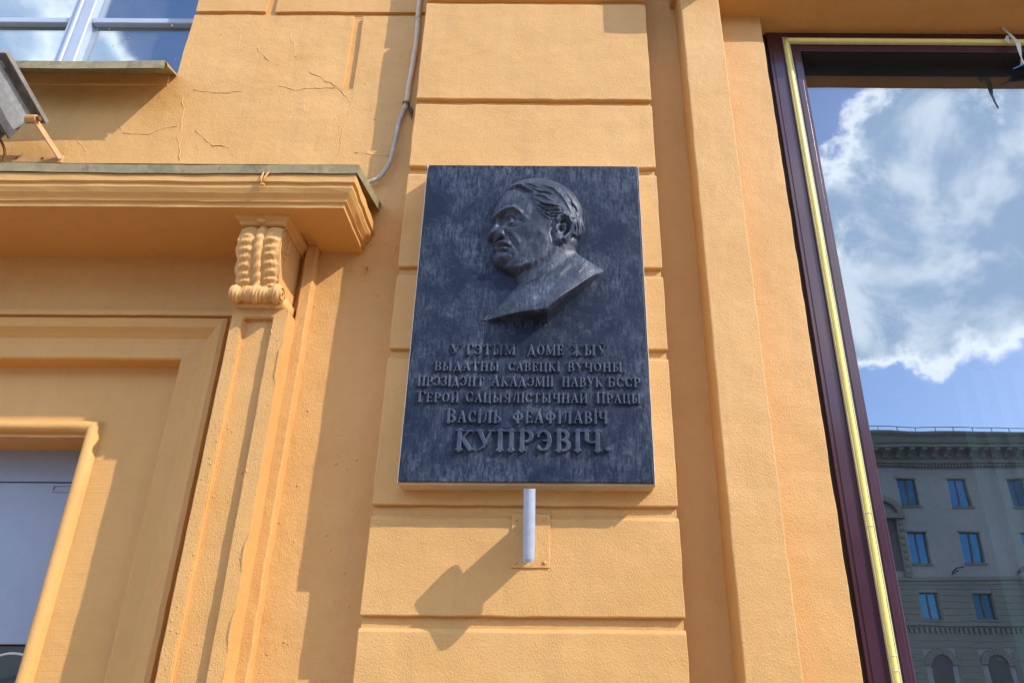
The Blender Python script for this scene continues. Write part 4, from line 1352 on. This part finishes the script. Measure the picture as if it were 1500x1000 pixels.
# cells() builds a sheet facing -y; mirrored to face the street here
mb.v = [(x, (FY + (y - FY)) if True else y, z) for x, y, z in mb.v]
mb.v = [(x, FY if abs(y - FY) < 1e-6 else FY - 0.35, z) for x, y, z in mb.v]
build(mb, 'facade', 'facade_grey', O)
build(MB().box(OX0, OX1, FY - 12, FY - 0.6, 0, 20.2), 'building_mass', 'facade_grey', O)
for (a, b, c, d_) in holes:
    w = build(MB().box(a - 0.06, b + 0.10, FY - 0.05, FY + 0.12, c - 0.12, c - 0.02), 'window', 'facade_green', O)
    fr_ = MB()
    for (p, q, r_, s_) in ((a, a + 0.08, c, d_), (b - 0.08, b, c, d_), (a + 0.08, b - 0.08, c, c + 0.08), (a + 0.08, b - 0.08, d_ - 0.08, d_), ((a + b) / 2 - 0.06, (a + b) / 2 + 0.06, c + 0.08, d_ - 0.08)):
        fr_.box(p, q, FY - 0.32, FY - 0.24, r_, s_)
    build(fr_, 'window_frame', 'frame_dark', w)
    build(MB().box(a + 0.02, b - 0.02, FY - 0.30, FY - 0.29, c + 0.02, d_ - 0.02), 'window_pane', rnd.choice(['far_glass', 'far_glass', 'far_glass_dim']), w)
    build(MB().box(a - 0.1, b + 0.1, FY - 0.02, FY + 0.05, d_ + 0.0, d_ + 0.10), 'window_lintel', 'facade_green', w)
    build(MB().box(a, b, FY - 0.6, FY - 0.35, c, d_), 'window_recess', 'blind_grey', w)
    if rnd.random() < 0.4:
        cz = rnd.choice([0.35, 0.6, 1.0])
        cw = rnd.choice([(a + 0.05, a + 0.6), (b - 0.6, b - 0.05), (a + 0.05, b - 0.05)])
        build(MB().box(cw[0], cw[1], FY - 0.347, FY - 0.335, d_ - (d_ - c) * cz, d_ - 0.05), 'curtain', 'cable_white', w)
# main cornice
oc = MB()
oc.prism([(FY, 18.02), (FY + 0.12, 18.02), (FY + 0.16, 18.26), (FY + 0.42, 18.30), (FY + 0.42, 18.58), (FY + 0.5, 18.60), (FY + 0.5, 19.22), (FY + 1.5, 19.26), (FY + 1.5, 19.48),
          (FY + 1.62, 19.55), (FY + 1.75, 19.95), (FY + 1.95, 20.18), (FY + 1.95, 20.34), (FY - 1, 20.5), (FY - 1, 18.02)], 'x', OX0, OX1)
cor = build(oc, 'cornice', 'facade_green', O)
for k in range(int((OX1 - OX0) / 0.93)):
    x = OX0 + 0.3 + k * 0.93
    mo = MB().prism([(FY + 0.5, 18.62), (FY + 0.72, 18.66), (FY + 0.86, 18.86), (FY + 1.2, 19.0), (FY + 1.42, 19.08), (FY + 1.42, 19.24), (FY + 0.5, 19.215)], 'x', x, x + 0.36)
    build(mo, 'modillion', 'facade_green', cor)
dn = MB()
x = OX0 + 0.1
while x < OX1:
    dn.box(x, x + 0.13, FY + 0.16, FY + 0.36, 18.06, 18.24)
    x += 0.25
build(dn, 'dentil_row', 'facade_green', cor, kind='stuff')
sc_ = MB()
sc_.box(OX0, OX1, FY, FY + 0.20, 9.48, 9.74); sc_.box(OX0, OX1, FY, FY + 0.12, 9.22, 9.42); sc_.box(OX0, OX1, FY, FY + 0.3, 6.42, 6.62)
build(sc_, 'string_course', 'facade_green', O)
d2 = MB()
x = OX0 + 0.1
while x < OX1:
    d2.box(x, x + 0.17, FY, FY + 0.22, 5.95, 6.30)
    x += 0.36
build(d2, 'bracket_row', 'facade_green', O, kind='stuff')
ru = MB()
def clear(x0, x1, z0, z1):
    return not any(a < x1 and b > x0 and c < z1 and d_ > z0 for a, b, c, d_ in holes)
z = 0.3
while z < 9.1:
    if not 5.6 < z < 6.7:
        xx = OX0
        segs = []
        prev = OX0
        ar_ = [(w + 0.74 - 1.15, w + 0.74 + 1.15) for w in WXS] if z < 5.0 else [(a, b) for a, b, c, d_ in holes if c - 0.4 < z < d_ + 0.05]
        for (a, b) in sorted(set(ar_)):
            if a > prev: segs.append((prev, a))
            prev = b
        segs.append((prev, OX1))
        for a, b in segs:
            ru.box(a, b, FY, FY + 0.07, z, z + 0.36)
    z += 0.43
build(ru, 'rusticated_course', 'facade_green', O, kind='stuff')
for w in WXS:
    cxx = w + 0.74
    arr = MB()
    n = 14
    for k in range(n):
        a0_, a1_ = math.pi * k / n, math.pi * (k + 1) / n - 0.02
        vs = []
        for yy in (FY, FY + 0.16):
            for rr, aa in ((0.72, a0_), (1.18, a0_), (1.18, a1_), (0.72, a1_)):
                vs.append((cxx + rr * math.cos(aa), yy, 3.85 + rr * math.sin(aa)))
        arr.add(vs, [(0, 1, 2, 3), (7, 6, 5, 4), (0, 4, 5, 1), (1, 5, 6, 2), (2, 6, 7, 3), (3, 7, 4, 0)])
    aw = build(arr, 'arched_window', 'facade_green', O)
    rec = MB().prism([(cxx + 0.72 * math.cos(math.pi * k / 12), 3.85 + 0.72 * math.sin(math.pi * k / 12)) for k in range(13)] + [(cxx - 0.72, 0.9), (cxx + 0.72, 0.9)], 'y', FY + 0.01, FY + 0.05)
    build(rec, 'arched_pane', 'frame_dark', aw)
# niche with rounded hood
for nx in (24.9, 44.2, 9.7):
    ni = MB()
    n = 14
    for k in range(n):
        a0_, a1_ = math.pi * k / n, math.pi * (k + 1) / n
        vs = []
        for yy in (FY, FY + 0.5):
            for rr, aa in ((1.15, a0_), (1.65, a0_), (1.65, a1_), (1.15, a1_)):
                vs.append((nx + rr * math.cos(aa), yy, 14.3 + rr * 0.8 * math.sin(aa)))
        ni.add(vs, [(0, 1, 2, 3), (7, 6, 5, 4), (0, 4, 5, 1), (1, 5, 6, 2), (2, 6, 7, 3), (3, 7, 4, 0)])
    ni.box(nx - 1.7, nx + 1.7, FY, FY + 0.55, 13.9, 14.28)
    nb = build(ni, 'niche_hood', 'facade_green', O)
    nc = MB()
    for s in (-1, 1):
        nc.box(nx + s * 1.25 - 0.25, nx + s * 1.25 + 0.25, FY, FY + 0.3, 9.76, 13.88)
        for k in range(8):
            nc.ball((nx + s * 1.25, FY + 0.32, 10.1 + k * 0.5), (0.2, 0.1, 0.2), 5, 6)
    build(nc, 'niche_column', 'facade_green', nb)
    build(MB().box(nx - 0.98, nx + 0.98, FY + 0.01, FY + 0.06, 10.2, 13.88), 'niche_panel', 'frame_dark', nb)
ir = MB()
for (x, z) in ((29.6, 10.05), (34.3, 10.05), (38.2, 10.05)):
    ir.tube([(x, FY, z), (x + 0.1, FY + 0.5, z + 0.25), (x + 0.55, FY + 0.7, z + 0.3)], 0.05, 5)
    ir.tube([(x, FY, z - 0.1), (x - 0.2, FY + 0.4, z - 0.15), (x + 0.2, FY + 0.6, z + 0.1)], 0.04, 5)
build(ir, 'flag_bracket', 'ironwork', O)
rl = MB()
rl.box(OX0, OX1, FY + 1.55, FY + 1.59, 20.74, 20.78)
x = OX0
while x < OX1:
    rl.box(x, x + 0.04, FY + 1.55, FY + 1.59, 20.3, 20.75)
    x += 1.45
build(rl, 'roof_railing', 'ironwork', O)
build(MB().box(-1, 1.2, FY - 5, FY - 4, 20.2, 22.0), 'chimney', 'facade_grey', O)
